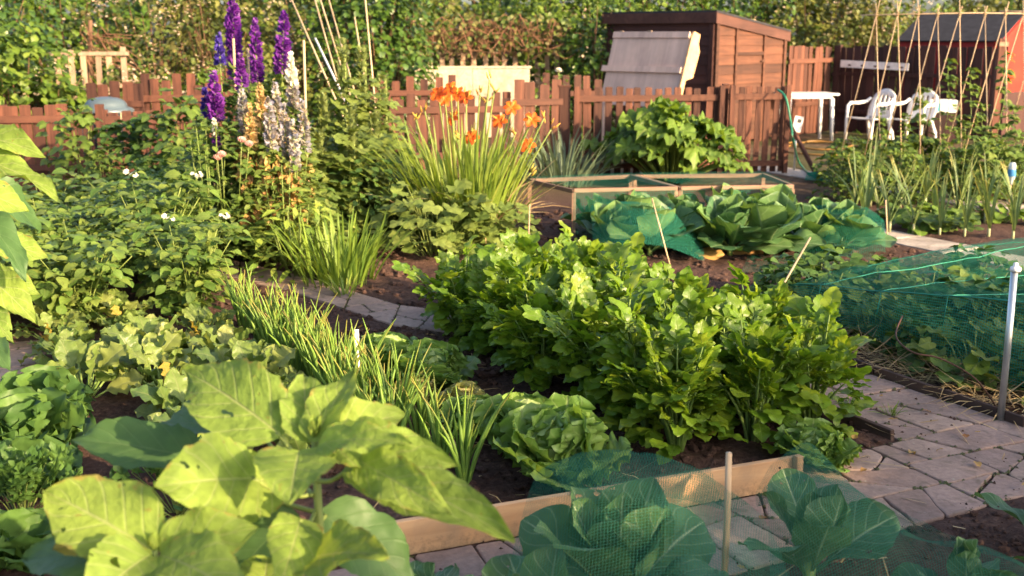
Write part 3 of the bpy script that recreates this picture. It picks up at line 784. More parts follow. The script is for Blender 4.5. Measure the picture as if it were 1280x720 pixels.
mb = MB(); box(mb, (.95, -.030, 1.42), (.76, .02, .05)); obj('door_ledge', mb, M['shed_wood'], shed, False)
mb = MB(); box(mb, (1.30, -.046, 1.30), (.09, .012, .03)); obj('hinge', mb, M['rust'], shed, False)
al = math.atan2(HL - HT, RW); rl = math.hypot(RW, HT - HL)
mb = MB(); box(mb, (0, 0, 0), (rl + .14, LW + .14, .03), R=((math.cos(al), 0, -math.sin(al)), (0, 1, 0), (math.sin(al), 0, math.cos(al)))); o = obj('roof', mb, M['felt'], shed, False); o.location = (RW / 2, LW / 2, (HT + HL) / 2 + .055)
M['fascia'] = wood_mat('shed_fascia', (.10, .045, .034), (.05, .022, .018), 0, 10, .75, .3)
mb = MB(); prism(mb, [(-.08, HT - .11), (RW + .08, HL - .12), (RW + .08, HL + .035), (-.08, HT + .055)], -.058, -.036, (((1, 0, 0), (0, 0, 1), (0, 1, 0)), (0, 0, 0))); obj('fascia', mb, M['fascia'], shed, False)
mb = MB(); box(mb, (-.068, LW / 2, HT - .03), (.02, LW + .15, .16)); obj('fascia', mb, M['fascia'], shed, False)
# lid / staging unit leaning in front of the dark wall
lid = thing('cold_frame_lid', 'weathered grey plywood panel with two battens and pale side boards leaning before the shed', 'panel', (*gxy(794, 16.3), 0), -PI / 4)
tl = math.radians(17)
RT = ((1, 0, 0), (0, math.cos(tl), math.sin(tl)), (0, -math.sin(tl), math.cos(tl)))   # leans back as it rises
RT = ((1, 0, 0), (0, math.cos(tl), math.sin(tl)), (0, -math.sin(tl), math.cos(tl)))
def lidbox(name, c, size, mat, par=lid):
    mb = MB(); box(mb, c, size); o = obj(name, mb, mat, par, False); o.rotation_euler = (-tl, 0, 0); o.location = (0, .02, .72); return o
lidbox('panel', (0, 0, .52), (1.38, .018, 1.06), M['grey_wood'])
lidbox('batten', (0, -.022, 1.03), (1.38, .022, .09), M['grey_wood'])
lidbox('batten', (-.04, -.030, .52), (1.44, .040, .085), M['grey_wood'])
for sx in (.71, ):
    mb = MB(); prism(mb, [(-.02, -.05), (.07, -.05), (.085, .40), (.235, .48), (.265, .86), (.20, .96), (.20, 1.09), (.05, 1.09), (.02, 1.0)], -.016, .016, (((0, 0, 1), (1, 0, 0), (0, 1, 0)), (sx, -.03, 0)))
    o = obj('side_board', mb, M['board'], lid, False); o.rotation_euler = (-tl, 0, 0); o.location = (.005, .02, .72)
for k in (-.55, -.02):
    mb = MB(); box(mb, (k, 0, 1.085), (.06, .03, .02)); o = obj('block', mb, M['cream_wood'], lid, False); o.rotation_euler = (-tl, 0, 0); o.location = (0, .0, .72)
for x in (-.62, .62):
    mb = MB(); box(mb, (x, .045, .38), (.05, .05, .76)); obj('leg', mb, M['grey_wood'], lid, False)

# ------------------------------------------------------------------ right-hand yard: boarded fence, red shed, table, chairs
fence('red-brown close-boarded fence beside the shed, facing the sun', (4.62, 19.15), (5.66, 20.2), 1.52, .12, .004, [(1.28, .075), (.55, .07)], (), back=False, name='board_fence', part='board')
fence('boarded fence behind the white chairs, shade put into its dark colour', (5.68, 20.2), (7.85, 18.05), 1.52, .125, .004, [(1.05, .06), (.4, .06)], (.08, 1.5), 'dark_wood', 'dark_wood', name='board_fence', part='board')
t = thing('plank', 'pale whitewashed plank nailed across the dark fence', 'plank', (5.80, 19.98, 1.22), -PI / 4)
mb = MB(); box(mb, (.60, -.05, -.015), (1.25, .02, .12), R=((1, 0, .02), (0, 1, 0), (-.03, 0, 1))); M['whitewash'] = plain_mat('whitewashed_board', (.74, .68, .64), .7, .2, 0, .35)
obj('board', mb, M['whitewash'], t, False)
mb = MB()
for k in range(5): box(mb, (.15 + .24 * k, -.063, -.02 - .006 * k), (.05, .006, .03))
obj('bracket', mb, M['rust'], t, False)
rs = thing('red_shed', 'bright red gabled shed with black felt roof behind the bean canes', 'shed', (8.10, 19.15, 0), PI / 4)
EV, RG, GW, DL = 1.62, 2.06, 1.7, 1.7
mb = MB(); prism(mb, [(0, .75), (GW, .75), (GW, EV), (GW / 2, RG - .03), (0, EV)], 0, .03, (((1, 0, 0), (0, 0, 1), (0, 1, 0)), (0, 0, 0))); obj('gable_wall', mb, M['red_paint'], rs, False)
mb = MB(); prism(mb, [(0, .02), (GW, .02), (GW, .748), (0, .748)], 0.004, .03, (((1, 0, 0), (0, 0, 1), (0, 1, 0)), (0, 0, 0))); obj('shadow_strip', mb, M['dark_wood'], rs, False)  # dark strip painted for the shadow and foliage below the red wall
M['red_shaded'] = wood_mat('red_boards_shaded', (.26, .022, .018), (.15, .012, .012), 0, 10, .6, .2)  # the shed's red darkened for the side walls, shade put into the colour
mb = MB(); box(mb, (-.012, DL / 2 + .02, EV / 2), (.02, DL - .02, EV - .02)); obj('side_wall', mb, M['red_shaded'], rs, False)
mb = MB(); box(mb, (GW + .012, DL / 2 + .02, EV / 2), (.02, DL - .02, EV - .02)); obj('side_wall', mb, M['red_shaded'], rs, False)
sl = math.atan2(RG - EV, GW / 2); sL = math.hypot(RG - EV, GW / 2) + .10
for s in (-1, 1):
    mb = MB(); box(mb, (0, 0, 0), (sL, DL + .14, .022), R=((math.cos(sl), 0, s * math.sin(sl)), (0, 1, 0), (-s * math.sin(sl), 0, math.cos(sl))))
    o = obj('roof', mb, M['felt'], rs, False); o.location = (GW / 2 + s * (GW / 4 + .03), DL / 2 - .02, (RG + EV) / 2 + .010)
for s in (-1, 1):
    mb = MB(); box(mb, (0, 0, 0), (sL, .02, .07), R=((math.cos(sl), 0, s * math.sin(sl)), (0, 1, 0), (-s * math.sin(sl), 0, math.cos(sl))))
    o = obj('barge_board', mb, M['red_paint'], rs, False); o.location = (GW / 2 + s * (GW / 4 + .02), -.105, (RG + EV) / 2 - .045)
t = thing('wooden_post', 'rough brown post standing in front of the red shed', 'post', (*gxy(1243, 16.5), 0)); mb = MB(); box(mb, (0, 0, .83), (.10, .09, 1.66)); obj('shaft', mb, M['red_wood'], t, False)
mb = MB(); box(mb, (.01, -.05, 1.58), (.13, .02, .06)); obj('crosspiece', mb, M['frame_wood'], t, False)

# white plastic table
tb = thing('garden_table', 'white plastic garden table beside the red-brown fence', 'table', (*gxy(1005, 18.7), 0), .12)
v, f = bevbox((.92, .62, .035), .012); mb = MB(); mb.add(v + np.array([0, 0, .765]), f); obj('tabletop', mb, M['white_plastic'], tb, False)
mb = MB()
for sy in (-.25, .25): box(mb, (0, sy, .725), (.72, .02, .045))
for sx in (-.36, .36): box(mb, (sx, 0, .725), (.02, .48, .045))
obj('apron', mb, M['white_plastic'], tb, False)
for sx in (-1, 1):
    for sy in (-1, 1):
        mb = MB(); tube(mb, [(sx * .36, sy * .24, .70), (sx * .375, sy * .25, .35), (sx * .385, sy * .26, 0)], [.040, .034, .030], 8); obj('leg', mb, M['white_plastic'], tb)
# white plastic chairs: one built, the other copied
ch = thing('garden_chair', '', 'chair')
def grid_sheet(fn, nu, nv, th=.008):
    mb = MB(); P_ = np.array([[fn(i / nu, j / nv) for i in range(nu + 1)] for j in range(nv + 1)], float); g = np.arange((nu + 1) * (nv + 1)).reshape(nv + 1, nu + 1)
    return P_, g
def sheet_mb(fn, nu, nv, nrm_dir, th, holes=None):
    P_, g = grid_sheet(fn, nu, nv); mb = MB(); n = g.size; nd = np.array(nrm_dir) * th
    q = np.stack([g[:-1, :-1], g[:-1, 1:], g[1:, 1:], g[1:, :-1]], -1)
    keep = np.ones(q.shape[:2], bool)
    if holes is not None:
        for j in range(nv):
            for i in range(nu): keep[j, i] = not holes(i, j)
    q2 = q[keep]
    mb.add(np.concatenate([P_.reshape(-1, 3), P_.reshape(-1, 3) - nd]), np.concatenate([q2, q2[:, ::-1] + n]))
    edge = {}
    for a in q2:
        for k in range(4): edge[(a[k], a[(k + 1) % 4])] = 1
    fs = [[b, a, a + n, b + n] for (a, b) in edge if (b, a) not in edge]
    mb.f.append(np.array(fs)); return mb
# seat faces -y
obj('seat', sheet_mb(lambda u, v: (lerp(-.23, .23, u) * (1 - .12 * v), lerp(-.22, .20, v), .43 - .03 * v - .015 * math.sin(PI * u)), 8, 8, (0, 0, 1), .018), M['white_plastic'], ch)
def backf(u, v):
    wd = .21 + .04 * math.sin(PI * min(1, v * .9 + .1)); top = .46 - .10 * (2 * u - 1) ** 2 if True else 0
    return (lerp(-wd, wd, u), .19 + .14 * v - .05 * (1 - (2 * u - 1) ** 2) * -1 * .6, .41 + top * v)
obj('backrest', sheet_mb(backf, 11, 10, (0, -1, .3), .016, lambda i, j: (i in (2, 4, 6, 8) and 3 <= j <= 7)), M['white_plastic'], ch)
for s in (-1, 1):
    mb = MB(); P_ = [(s * .26, -.23, .0), (s * .27, -.22, .35), (s * .275, -.20, .60), (s * .28, -.14, .645), (s * .28, .05, .64), (s * .26, .20, .66), (s * .22, .26, .72)]
    tube(mb, P_, [.024, .026, .026, .028, .030, .026, .02], 7); obj('arm', mb, M['white_plastic'], ch)
    mb = MB(); tube(mb, [(s * .20, .18, .42), (s * .24, .27, .2), (s * .255, .31, 0)], [.026, .026, .022], 7); obj('leg', mb, M['white_plastic'], ch)
ch.location = (*gxy(1086, 18.1), 0); ch.rotation_euler = (0, 0, math.radians(-62)); ch['label'] = 'white plastic armchair with slotted back beside the white table'; ch['group'] = 'white plastic garden chairs'
ch.rotation_euler = (0, 0, math.radians(-60))
dup(ch, (*gxy(1141, 17.8), 0), math.radians(-48), None, 'white plastic armchair next to the white crate with a turquoise side', 'white plastic garden chairs')
cr = thing('plastic_crate', 'white plastic crate with a turquoise side beyond the second chair', 'crate', (*gxy(1176, 18.2), .0), -.2)
mb = MB(); box(mb, (0, 0, .25), (.42, .36, .5)); obj('stand', mb, M['dark_wood'], cr, False)
mb = MB()
for sx in (-1, 1): box(mb, (sx * .19, 0, .60), (.02, .30, .19))
for sy in (-1, 1): box(mb, (0, sy * .16, .60), (.40, .02, .19))
box(mb, (0, 0, .512), (.36, .30, .02)); obj('tub', mb, M['white_plastic'], cr, False)
M['turq'] = plain_mat('turquoise_plastic', (.03, .38, .45), .4)
mb = MB(); box(mb, (-.12, -.173, .585), (.14, .005, .12)); obj('patch', mb, M['turq'], cr, False)
# compost bin lid and body
cb = thing('compost_bin', 'round compost bin with grey-blue domed lid behind the low boarded fence', 'compost bin', (*gxy(134, 13.25), 0)); cb.scale = (1.04, 1.04, .96)
mb = MB(); lathe(mb, [(.02, .0), (.34, .0), (.33, .3), (.28, .85), (.27, .86), (.02, .86)], 20); obj('barrel', mb, M['black_plastic'], cb)
mb = MB(); lathe(mb, [(.30, .862), (.305, .885), (.285, .905), (.235, .925), (.228, .955), (.20, 1.0), (.13, 1.032), (.05, 1.045), (.001, 1.046)], 28); obj('lid', mb, M['bin_lid'], cb)
# green hose by the panel end, yellow hose on the ground
mb = MB()
hp = [p3(972, 112, 13.95), p3(982, 122, 13.8), p3(988, 150, 13.7), p3(992, 178, 13.6), gp(1000, 205, .05), gp(1020, 222, .03), gp(1060, 232, .03), gp(1105, 236, .03)]
def smooth_path(P_, k=6):
    P_ = np.array([tuple(p) for p in P_]); n = len(P_); out = []
    for i in range(n - 1):
        a, b, c, d = P_[max(0, i - 1)], P_[i], P_[i + 1], P_[min(n - 1, i + 2)]
        for j in range(k):
            t_ = j / k; out.append(.5 * ((2 * b) + (c - a) * t_ + (2 * a - 5 * b + 4 * c - d) * t_ ** 2 + (3 * b - a - 3 * c + d) * t_ ** 3))
    out.append(P_[-1]); return np.array(out)
tag(obj('garden_hose', tube(MB(), smooth_path(hp), .014, 6), M['green_hose']), 'green hose hanging over the narrow picket panel onto the path', 'hose')
yc = gp(1030, 184)
pts = []
for k in range(26):
    a = k * .35; r = .40 + .10 * math.sin(k * .21); pts.append((yc.x + r * math.cos(a) * 1.1, yc.y + r * math.sin(a) * 1.4, .02 + .0012 * k + .012 * math.sin(k * .9)))
pts += [(yc.x - .9, yc.y - .8, .03), (yc.x - .35, yc.y - 1.5, .03), (yc.x + .45, yc.y - 1.3, .03)]
tag(obj('coiled_hose', tube(MB(), smooth_path(pts, 3), .014, 5), M['yellow_hose']), 'yellow hose coiled on the ground under the white table', 'hose')
# small white marker on a stake
mk = thing('plot_marker', 'white plot marker plate on a thin stake near the hose', 'sign', (*gp(992, 205)[:2], 0)); mk.location = (*gxy(996, 14.4), 0)
mb = MB(); tube(mb, [(0, 0, 0), (0, 0, .62)], .012, 6); obj('stake', mb, M['steel'], mk)
mb = MB(); box(mb, (.01, -.016, .60), (.11, .012, .20), R=((.98, 0, .17), (0, 1, 0), (-.17, 0, .98))); obj('plate', mb, M['white_plastic'], mk, False)
M['ink'] = plain_mat('dark_print', (.05, .05, .05), .6)
mb = MB(); box(mb, (.028, -.024, .64), (.05, .003, .05), R=((.98, 0, .17), (0, 1, 0), (-.17, 0, .98))); obj('print', mb, M['ink'], mk, False)
# rake-like brace by the panel and green netting lying on the far path
t = thing('leaning_brace', 'brown wooden brace leaning at the foot of the narrow picket panel', 'brace', (*gxy(985, 13.95), 0)); mb = MB(); tube(mb, [(.0, .02, .68), (.28, -.5, .02)], .028, 6); obj('shaft', mb, M['red_wood'], t, False)
def crumple(p0, p1, wd, ht, seed, n=26, m=12):
    r = np.random.default_rng(seed); p0, p1 = Vector(p0), Vector(p1); d = (p1 - p0); nn = Vector((-d.y, d.x, 0)).normalized(); v = []; uv = []
    for i in range(n + 1):
        for j in range(m + 1):
            t_ = i / n; s = j / m * 2 - 1; q = p0 + d * t_ + nn * (s * wd * (.8 + .3 * math.sin(5 * t_ + seed)))
            z = .03 + ht * (1 - s * s) * (.55 + .45 * mnoise.noise((t_ * 9, s * 2, seed))) + .02 * abs(mnoise.noise((t_ * 30, s * 6, seed)))
            v.append((q.x, q.y, z)); uv.append((t_ * d.length, s * wd))
    g = np.arange((n + 1) * (m + 1)).reshape(n + 1, m + 1)
    return MB().add(v, np.stack([g[:-1, :-1], g[:-1, 1:], g[1:, 1:], g[1:, :-1]], -1).reshape(-1, 4), uv)
M['net_bunch'] = net_mat('bunched_green_net', (.02, .22, .14), .016, .42)
tag(obj('folded_netting', crumple(gp(1008, 226), gp(1290, 238), .22, .10, 3), M['net_bunch']), 'green netting lying in folds along the far path behind the leeks', 'netting')
t = thing('plastic_bottle', 'clear bottle with blue and white label upturned on a stick beside the beans', 'bottle', (*gxy(1271, 11.2), 0))
mb = MB(); tube(mb, [(0, 0, 0), (0, 0, .30)], .008, 5); obj('stick', mb, M['cane'], t)
mb = MB(); lathe(mb, [(.001, .24), (.016, .24), (.018, .27), (.034, .30), (.036, .43), (.026, .46), (.001, .465)], 12); obj('body', mb, plain_mat('clear_plastic', (.55, .62, .66), .15, .6, 0, .1, .4), t)
mb = MB(); lathe(mb, [(.0365, .325), (.0375, .33), (.0375, .39), (.0365, .395)], 12); obj('label_band', mb, plain_mat('blue_label', (.06, .25, .55), .5), t)
# ------------------------------------------------------------------ plants: one builder for each kind
A_ = lambda *x: np.array(x, float)
def uni(a, b, n=None): return rng.uniform(a, b, n)
def rosette(mb, n, L, W, prof, el0, el1, r0=.01, z0=.0, **kw):
    az = np.arange(n) * 2.39996 + uni(-.3, .3, n); k = np.linspace(0, 1, n)
    el = lerp(el0, el1, k) + uni(-.1, .1, n)
    D, N = frame(az, el, uni(-.25, .25, n))
    P = np.stack([np.cos(az) * r0, np.sin(az) * r0, np.full(n, z0)], -1)
    sc = uni(.8, 1.15, n)
    return leaves(mb, P, D, N, np.asarray(L) * sc * lerp(1, .8, k), np.asarray(W) * sc * lerp(1, .85, k), prof, **kw)

def celery_plant(h=.6):
    r = thing('celery_plant', '', 'celery'); st = MB(); lf = MB()
    n = 15
    LP, LD, LN, LR = [], [], [], []
    for i in range(n):
        az = i * 2.39996 + uni(-.3, .3); lean = uni(.08, .80) * (1 if i > 3 else .35); L = h * uni(.55, 1.08) * (1 - .12 * lean)
        t = np.linspace(0, 1, 8); ang = lean * (.3 + .8 * t)
        d = np.stack([np.cos(az) * np.sin(ang), np.sin(az) * np.sin(ang), np.cos(ang)], -1)
        pts = A_(math.cos(az) * .02, math.sin(az) * .02, 0) + np.concatenate([[A_(0, 0, 0)], np.cumsum(d[:-1] * L / 7, 0)])
        tube(st, pts, np.linspace(.010, .003, 8), 5)
        side = np.cross(d[-1], A_(0, 0, 1)); side = side / (np.linalg.norm(side) + 1e-6) if np.linalg.norm(side) > .05 else A_(math.sin(az), -math.cos(az), 0)
        tw = uni(-.8, .8); fr = np.cross(side, d[-1]); side = side * math.cos(tw) + fr * math.sin(tw); face = np.cross(side, d[-1]); face = face if face[2] > -.2 else -face
        for kk, sz in ((3, .75), (5, 1.0), (6, 1.0)):
            if kk == 3 and rng.random() < .35: continue
            for sg in (-1, 1):
                dd = nrm(d[kk] * uni(.55, .95) + side * sg + face * uni(-.25, .25)); ls = uni(.018, .045) * (1.4 if kk < 6 else .8); p1 = pts[kk] + dd * ls
                tube(st, [pts[kk], p1], [.0028, .002], 3, cap=False)
                o2 = np.cross(dd, face); o2 = nrm(o2)
                for turn, rr in ((0, 1.0), (.62, .72), (-.62, .72)):
                    LP.append(p1); LD.append(dd * math.cos(turn) + o2 * math.sin(turn) + d[kk] * .15); LN.append(face * 1.0 + A_(uni(-.35, .35), uni(-.35, .35), uni(.2, .6))); LR.append(uni(.066, .092) * rr * sz)
        for turn, rr in ((0, 1.25), (.55, .95), (-.55, .95), (1.15, .6), (-1.15, .6)):
            LP.append(pts[-1]); LD.append(d[-1] * math.cos(turn) + side * math.sin(turn) + face * uni(-.1, .2)); LN.append(face + A_(uni(-.25, .25), uni(-.25, .25), uni(.1, .5))); LR.append(uni(.072, .10) * rr)
    LP, LD, LN, LR = map(np.array, (LP, LD, LN, LR)); m = len(LP)
    leaves(lf, LP, LD, LN, LR * 1.28, LR * .385, CELERY, ns=4, bend=uni(.1, 1.0, m), fold=uni(-.1, .45, m), wave=.05, wf=2, jag=.12, crk=.012)
    # low skirt of shorter leaves
    k = 46; az = uni(0, 2 * PI, k); D, N = frame(az, uni(-.3, .5, k)); rr_ = uni(.06, .17, k); P = np.stack([np.cos(az) * rr_, np.sin(az) * rr_, uni(.07, .34, k)], -1)
    leaves(lf, P, D, N, uni(.08, .13, k), uni(.034, .046, k), CELERY, ns=4, crk=.012, bend=uni(.2, 1, k), fold=.2, wave=.05)
    obj('stalks', st, M['celery_stalk'], r); obj('foliage', lf, M['celery'], r)
    return r

def lettuce_plant(mat='lettuce', hearted=True, D0=.19, n=26):
    r = thing('lettuce', '', 'lettuce'); lf = MB()
    PR = fine([(0, .22), (.15, .42), (.35, .75), (.55, 1), (.75, 1.02), (.9, .78), (1, .42)], 24)
    k = np.linspace(0, 1, n)
    rosette(lf, n, D0 * 1.05, D0 * .52, PR, .35, 1.3, r0=.012, z0=.01, ns=12, bend=uni(-.9, .3, n) + k * .3, fold=uni(-.05, .2, n), wave=lerp(.055, .045, k), wf=6.5, jag=.22, crk=.013)
    rosette(lf, n // 2, D0 * .95, D0 * .46, PR, .6, 1.35, r0=.02, z0=.03, ns=12, bend=-1.2, fold=.1, wave=.055, wf=7.0, jag=.22, crk=.013)
    obj('outer_leaves', lf, M[mat], r)
    if hearted:
        h = MB(); m = 9
        az = np.arange(m) * 2.4; D, N = frame(az, np.full(m, .75)); P = np.stack([np.cos(az) * .035, np.sin(az) * .035, np.full(m, .03)], -1)
        leaves(h, P, D, N, uni(.15, .19, m) * D0 / .19, .075 * D0 / .19, PR, ns=8, bend=-2.0, fold=.25, wave=.04, wf=3.5, crk=.014)
        obj('heart', h, M['lettuce_heart' if mat == 'lettuce' else mat], r)
    return r

def beet_plant(yellow=.15, L=.145):
    r = thing('beet_plant', '', 'beet'); st = MB(); lf = MB(); yl = MB(); n = 15
    for i in range(n):
        az = i * 2.4 + uni(-.4, .4); el = lerp(.6, 1.4, i / n) + uni(-.15, .15); ls = uni(.08, .16)
        d = A_(math.cos(az) * math.cos(el), math.sin(az) * math.cos(el), math.sin(el)); p0 = A_(math.cos(az), math.sin(az), 0) * .01; p1 = p0 + d * ls
        tube(st, [p0, p1], [.006, .0045], 5)
        D, N = frame(az, el - uni(.0, .45), uni(-.6, .6)); q = uni(.75, 1.15)
        leaves(yl if rng.random() < yellow else lf, [p1], [D], [N], L * q, L * q * .36, fine(BROAD, 11), ns=8, bend=uni(-.3, 1.2), fold=uni(.0, .4), wave=uni(.06, .11), wf=3.2, jag=.10, crk=.018)
    obj('stalks', st, M['celery_stalk'], r); obj('foliage', lf, M['beet'], r)
    if yl.n: obj('yellow_leaves', yl, M['beet_yellow'], r)
    return r

def onion_plant(h=.36):
    lf = MB(); n = int(uni(8, 12))
    for i in range(n):
        az = uni(0, 2 * PI); lean = uni(.05, .5); L = h * uni(.6, 1.2); t = np.linspace(0, 1, 7)
        kink = uni(.2, 1.0) if rng.random() < .25 else uni(0, .35)
        ang = lean * (.5 + t) + kink * t ** 3
        d = np.stack([np.cos(az) * np.sin(ang), np.sin(az) * np.sin(ang), np.cos(ang)], -1)
        pts = A_(math.cos(az) * .008, math.sin(az) * .008, 0) + np.concatenate([[A_(0, 0, 0)], np.cumsum(d[:-1] * L / 6, 0)])
        tube(lf, pts, np.array([.0072, .0084, .0084, .0076, .0062, .0042, .0013]) * uni(.7, 1.15), 5, cap=False)
    o = link('onion_plant', lf.mesh('onion_plant'), M['onion']); o['category'] = 'onion'
    return o

def potato_plant(h=.52, mat='potato', flowers=False, n=13):
    r = thing('potato_plant', '', 'potato plant'); st = MB(); lf = MB(); P, D, N, L = [], [], [], []; tops = []
    for i in range(n):
        az = i * 2.4 + uni(-.3, .3); lean = uni(.1, .8); H = h * uni(.75, 1.15); t = np.linspace(0, 1, 6); ang = lean * (.5 + .7 * t)
        d = np.stack([np.cos(az) * np.sin(ang), np.sin(az) * np.sin(ang), np.cos(ang)], -1)
        pts = A_(math.cos(az) * .04, math.sin(az) * .04, 0) + np.concatenate([[A_(0, 0, 0)], np.cumsum(d[:-1] * H / 5, 0)])
        tube(st, pts, np.linspace(.007, .003, 6), 4); tops.append(pts[-1])
        for k in range(1, 6):
            for rep in range(2 if k < 5 else 3):
                a2 = uni(0, 2 * PI); el = uni(-.1, .7); dd = A_(math.cos(a2) * math.cos(el), math.sin(a2) * math.cos(el), math.sin(el)); ll = uni(.10, .17)
                side = A_(-math.sin(a2), math.cos(a2), 0)
                for f_, sz in ((.4, .6), (.7, .8)):
                    for sg in (-1, 1):
                        P.append(pts[k] + dd * ll * f_ - A_(0, 0, .15 * ll * f_ ** 2)); D.append(side * sg + dd * .45 + A_(0, 0, -.1)); N.append(A_(uni(-.5, .5), uni(-.5, .5), 1)); L.append(.088 * sz * uni(.8, 1.2))
                P.append(pts[k] + dd * ll - A_(0, 0, .15 * ll)); D.append(dd + A_(0, 0, -.35)); N.append(A_(uni(-.5, .5), uni(-.5, .5), 1)); L.append(.10 * uni(.8, 1.2))
    P, D, N, L = map(np.array, (P, D, N, L)); m = len(P)
    leaves(lf, P, D, N, L, L * .34, OVAL, ns=2, bend=uni(.2, .9, m), fold=uni(.1, .4, m))
    obj('stems', st, M['stem'], r); obj('foliage', lf, M[mat], r)
    if flowers:
        T = np.array(tops); T = T[np.argsort(-T[:, 2])[:2]]
        for q in T:
            fl = MB()
            k = 7; az = uni(0, 6.28, k); D, N = frame(az, uni(.2, .9, k)); c = q + np.stack([uni(-.03, .03, k), uni(-.03, .03, k), uni(.03, .07, k)], -1)
            fans(fl, c, D, A_(0, 0, 1) + D * .6, .016, lobes(5, .3, 0), 10, (1.0,), cup=.2, off=.3)
            obj('flower', fl, M['white_fl'], r)
    return r

def bush(name, cat, mat, h, w, n, leaf=.05, prof=OVAL4, aspect=.36, stems=6, tri=False, droop=.5, smat='stem', top=False):
    """leafy upright stems filling a rounded bush"""
    r = thing(name, '', cat); st = MB(); lf = MB()
    for i in range(stems):
        az = uni(0, 6.28); x = w * .75 * math.sqrt(rng.random()); hh = h * uni(.7, 1.0)
        tube(st, [(math.cos(az) * x * .3, math.sin(az) * x * .3, 0), (math.cos(az) * x * .7, math.sin(az) * x * .7, hh * .5), (math.cos(az) * x, math.sin(az) * x, hh)], [.008, .006, .003], 4)
    u = rng.random(n); az = uni(0, 6.28, n); rad = w * np.sqrt(uni(.15, 1, n)); z = h * (uni(.08, 1, n) if not top else uni(.4, 1, n))
    rad = rad * np.sqrt(np.clip(1.08 - (z / h) ** 2.2, .05, 1))
    P = np.stack([np.cos(az) * rad, np.sin(az) * rad, z], -1) + rng.normal(0, leaf * .5, (n, 3)); P[:, 2] = np.maximum(P[:, 2], .03)
    D, N = frame(az + uni(-1, 1, n), uni(-.5, .6, n), uni(-.5, .5, n)); L = leaf * uni(.7, 1.3, n)
    if tri:
        Q, DD, NN, LL = [], [], [], []
        Bv = np.cross(D, N)
        for tn, sz in ((0, 1.1), (1.2, .85), (-1.2, .85)):
            Q.append(P); DD.append(D * math.cos(tn) + Bv * math.sin(tn)); NN.append(N); LL.append(L * sz)
        P, D, N, L = np.concatenate(Q), np.concatenate(DD), np.concatenate(NN), np.concatenate(LL)
    m = len(P)
    leaves(lf, P, D, N, L, L * aspect, prof, ns=2, bend=uni(0, droop * 2, m), fold=uni(.05, .4, m))
    obj('stems', st, M[smat], r); obj('foliage', lf, M[mat], r)
    return r

def round_bush(name, cat, mat, h, w, n, R=.06, k=5, depth=.22, smat='stem', teeth=.04):
    r = thing(name, '', cat); st = MB(); lf = MB()
    az = uni(0, 6.28, n); rad = w * np.sqrt(uni(.05, 1, n)); z = h * uni(.2, 1, n) * np.sqrt(np.clip(1.1 - (rad / w) ** 2 * .7, .1, 1))
    P = np.stack([np.cos(az) * rad, np.sin(az) * rad, z], -1)
    D, N = frame(az + uni(-.9, .9, n), uni(-.5, .35, n), uni(-.4, .4, n))
    for p in P[::2]: tube(st, [(p[0] * .25, p[1] * .25, 0), (p[0] * .7, p[1] * .7, p[2] * .75), p], [.004, .0035, .0025], 3, cap=False)
    fans(lf, P, D, N, R * uni(.7, 1.25, n), lobes(k, depth, .55, teeth, 17), 20, (.5, 1.0), cup=uni(-.15, .25, n), wave=.10, wk=k, off=.7, droop=.4)
    obj('stems', st, M[smat], r); obj('foliage', lf, M[mat], r)
    return r

def strap_clump(name, cat, mat, n, L, W, spread=.5, r0=.08, bend=(.2, 1.2), lean=(.05, .6), L_var=.3):
    az = uni(0, 6.28, n); rr = r0 * np.sqrt(rng.random(n)); el = PI / 2 - uni(*lean, n)
    D, N = frame(az + uni(-.4, .4, n), el); P = np.stack([np.cos(az) * rr, np.sin(az) * rr, np.zeros(n)], -1)
    mb = MB(); leaves(mb, P, D, N, L * uni(1 - L_var, 1 + L_var, n), W * uni(.7, 1.2, n), [(0, .7), (.15, .95), (.35, 1), (.55, .95), (.75, .75), (.9, .4), (1, .03)], ns=2, bend=uni(*bend, n), fold=.35)
    return mb

def leek_plant(h=.75):
    r = thing('leek', '', 'leek'); sh = MB(); lf = MB(); hs = uni(.08, .13)
    tube(sh, [(0, 0, 0), (0, 0, hs * .6), (0, 0, hs)], [.014, .013, .012], 8)
    n = 7; az = np.where(np.arange(n) % 2 == 0, 0.0, PI) + uni(-.35, .35, n); k = np.arange(n) / n
    lean = lerp(.75, .05, k) + uni(-.1, .1, n); D, N = frame(az, PI / 2 - lean * .42)
    P = np.stack([np.zeros(n), np.zeros(n), hs * (.7 + k * .3)], -1)
    kink = np.where(rng.random(n) < .2, uni(.8, 1.5, n), uni(.02, .35, n))
    leaves(lf, P, D, N, h * uni(.7, 1.0, n) * lerp(.8, 1, k), .0115 * uni(.8, 1.2, n), [(0, .75), (.2, 1), (.45, .9), (.65, .7), (.85, .4), (1, .03)], ns=2, bend=kink, fold=.6)
    obj('shaft', sh, M['leek_shaft'], r); obj('foliage', lf, M['leek'], r)
    return r

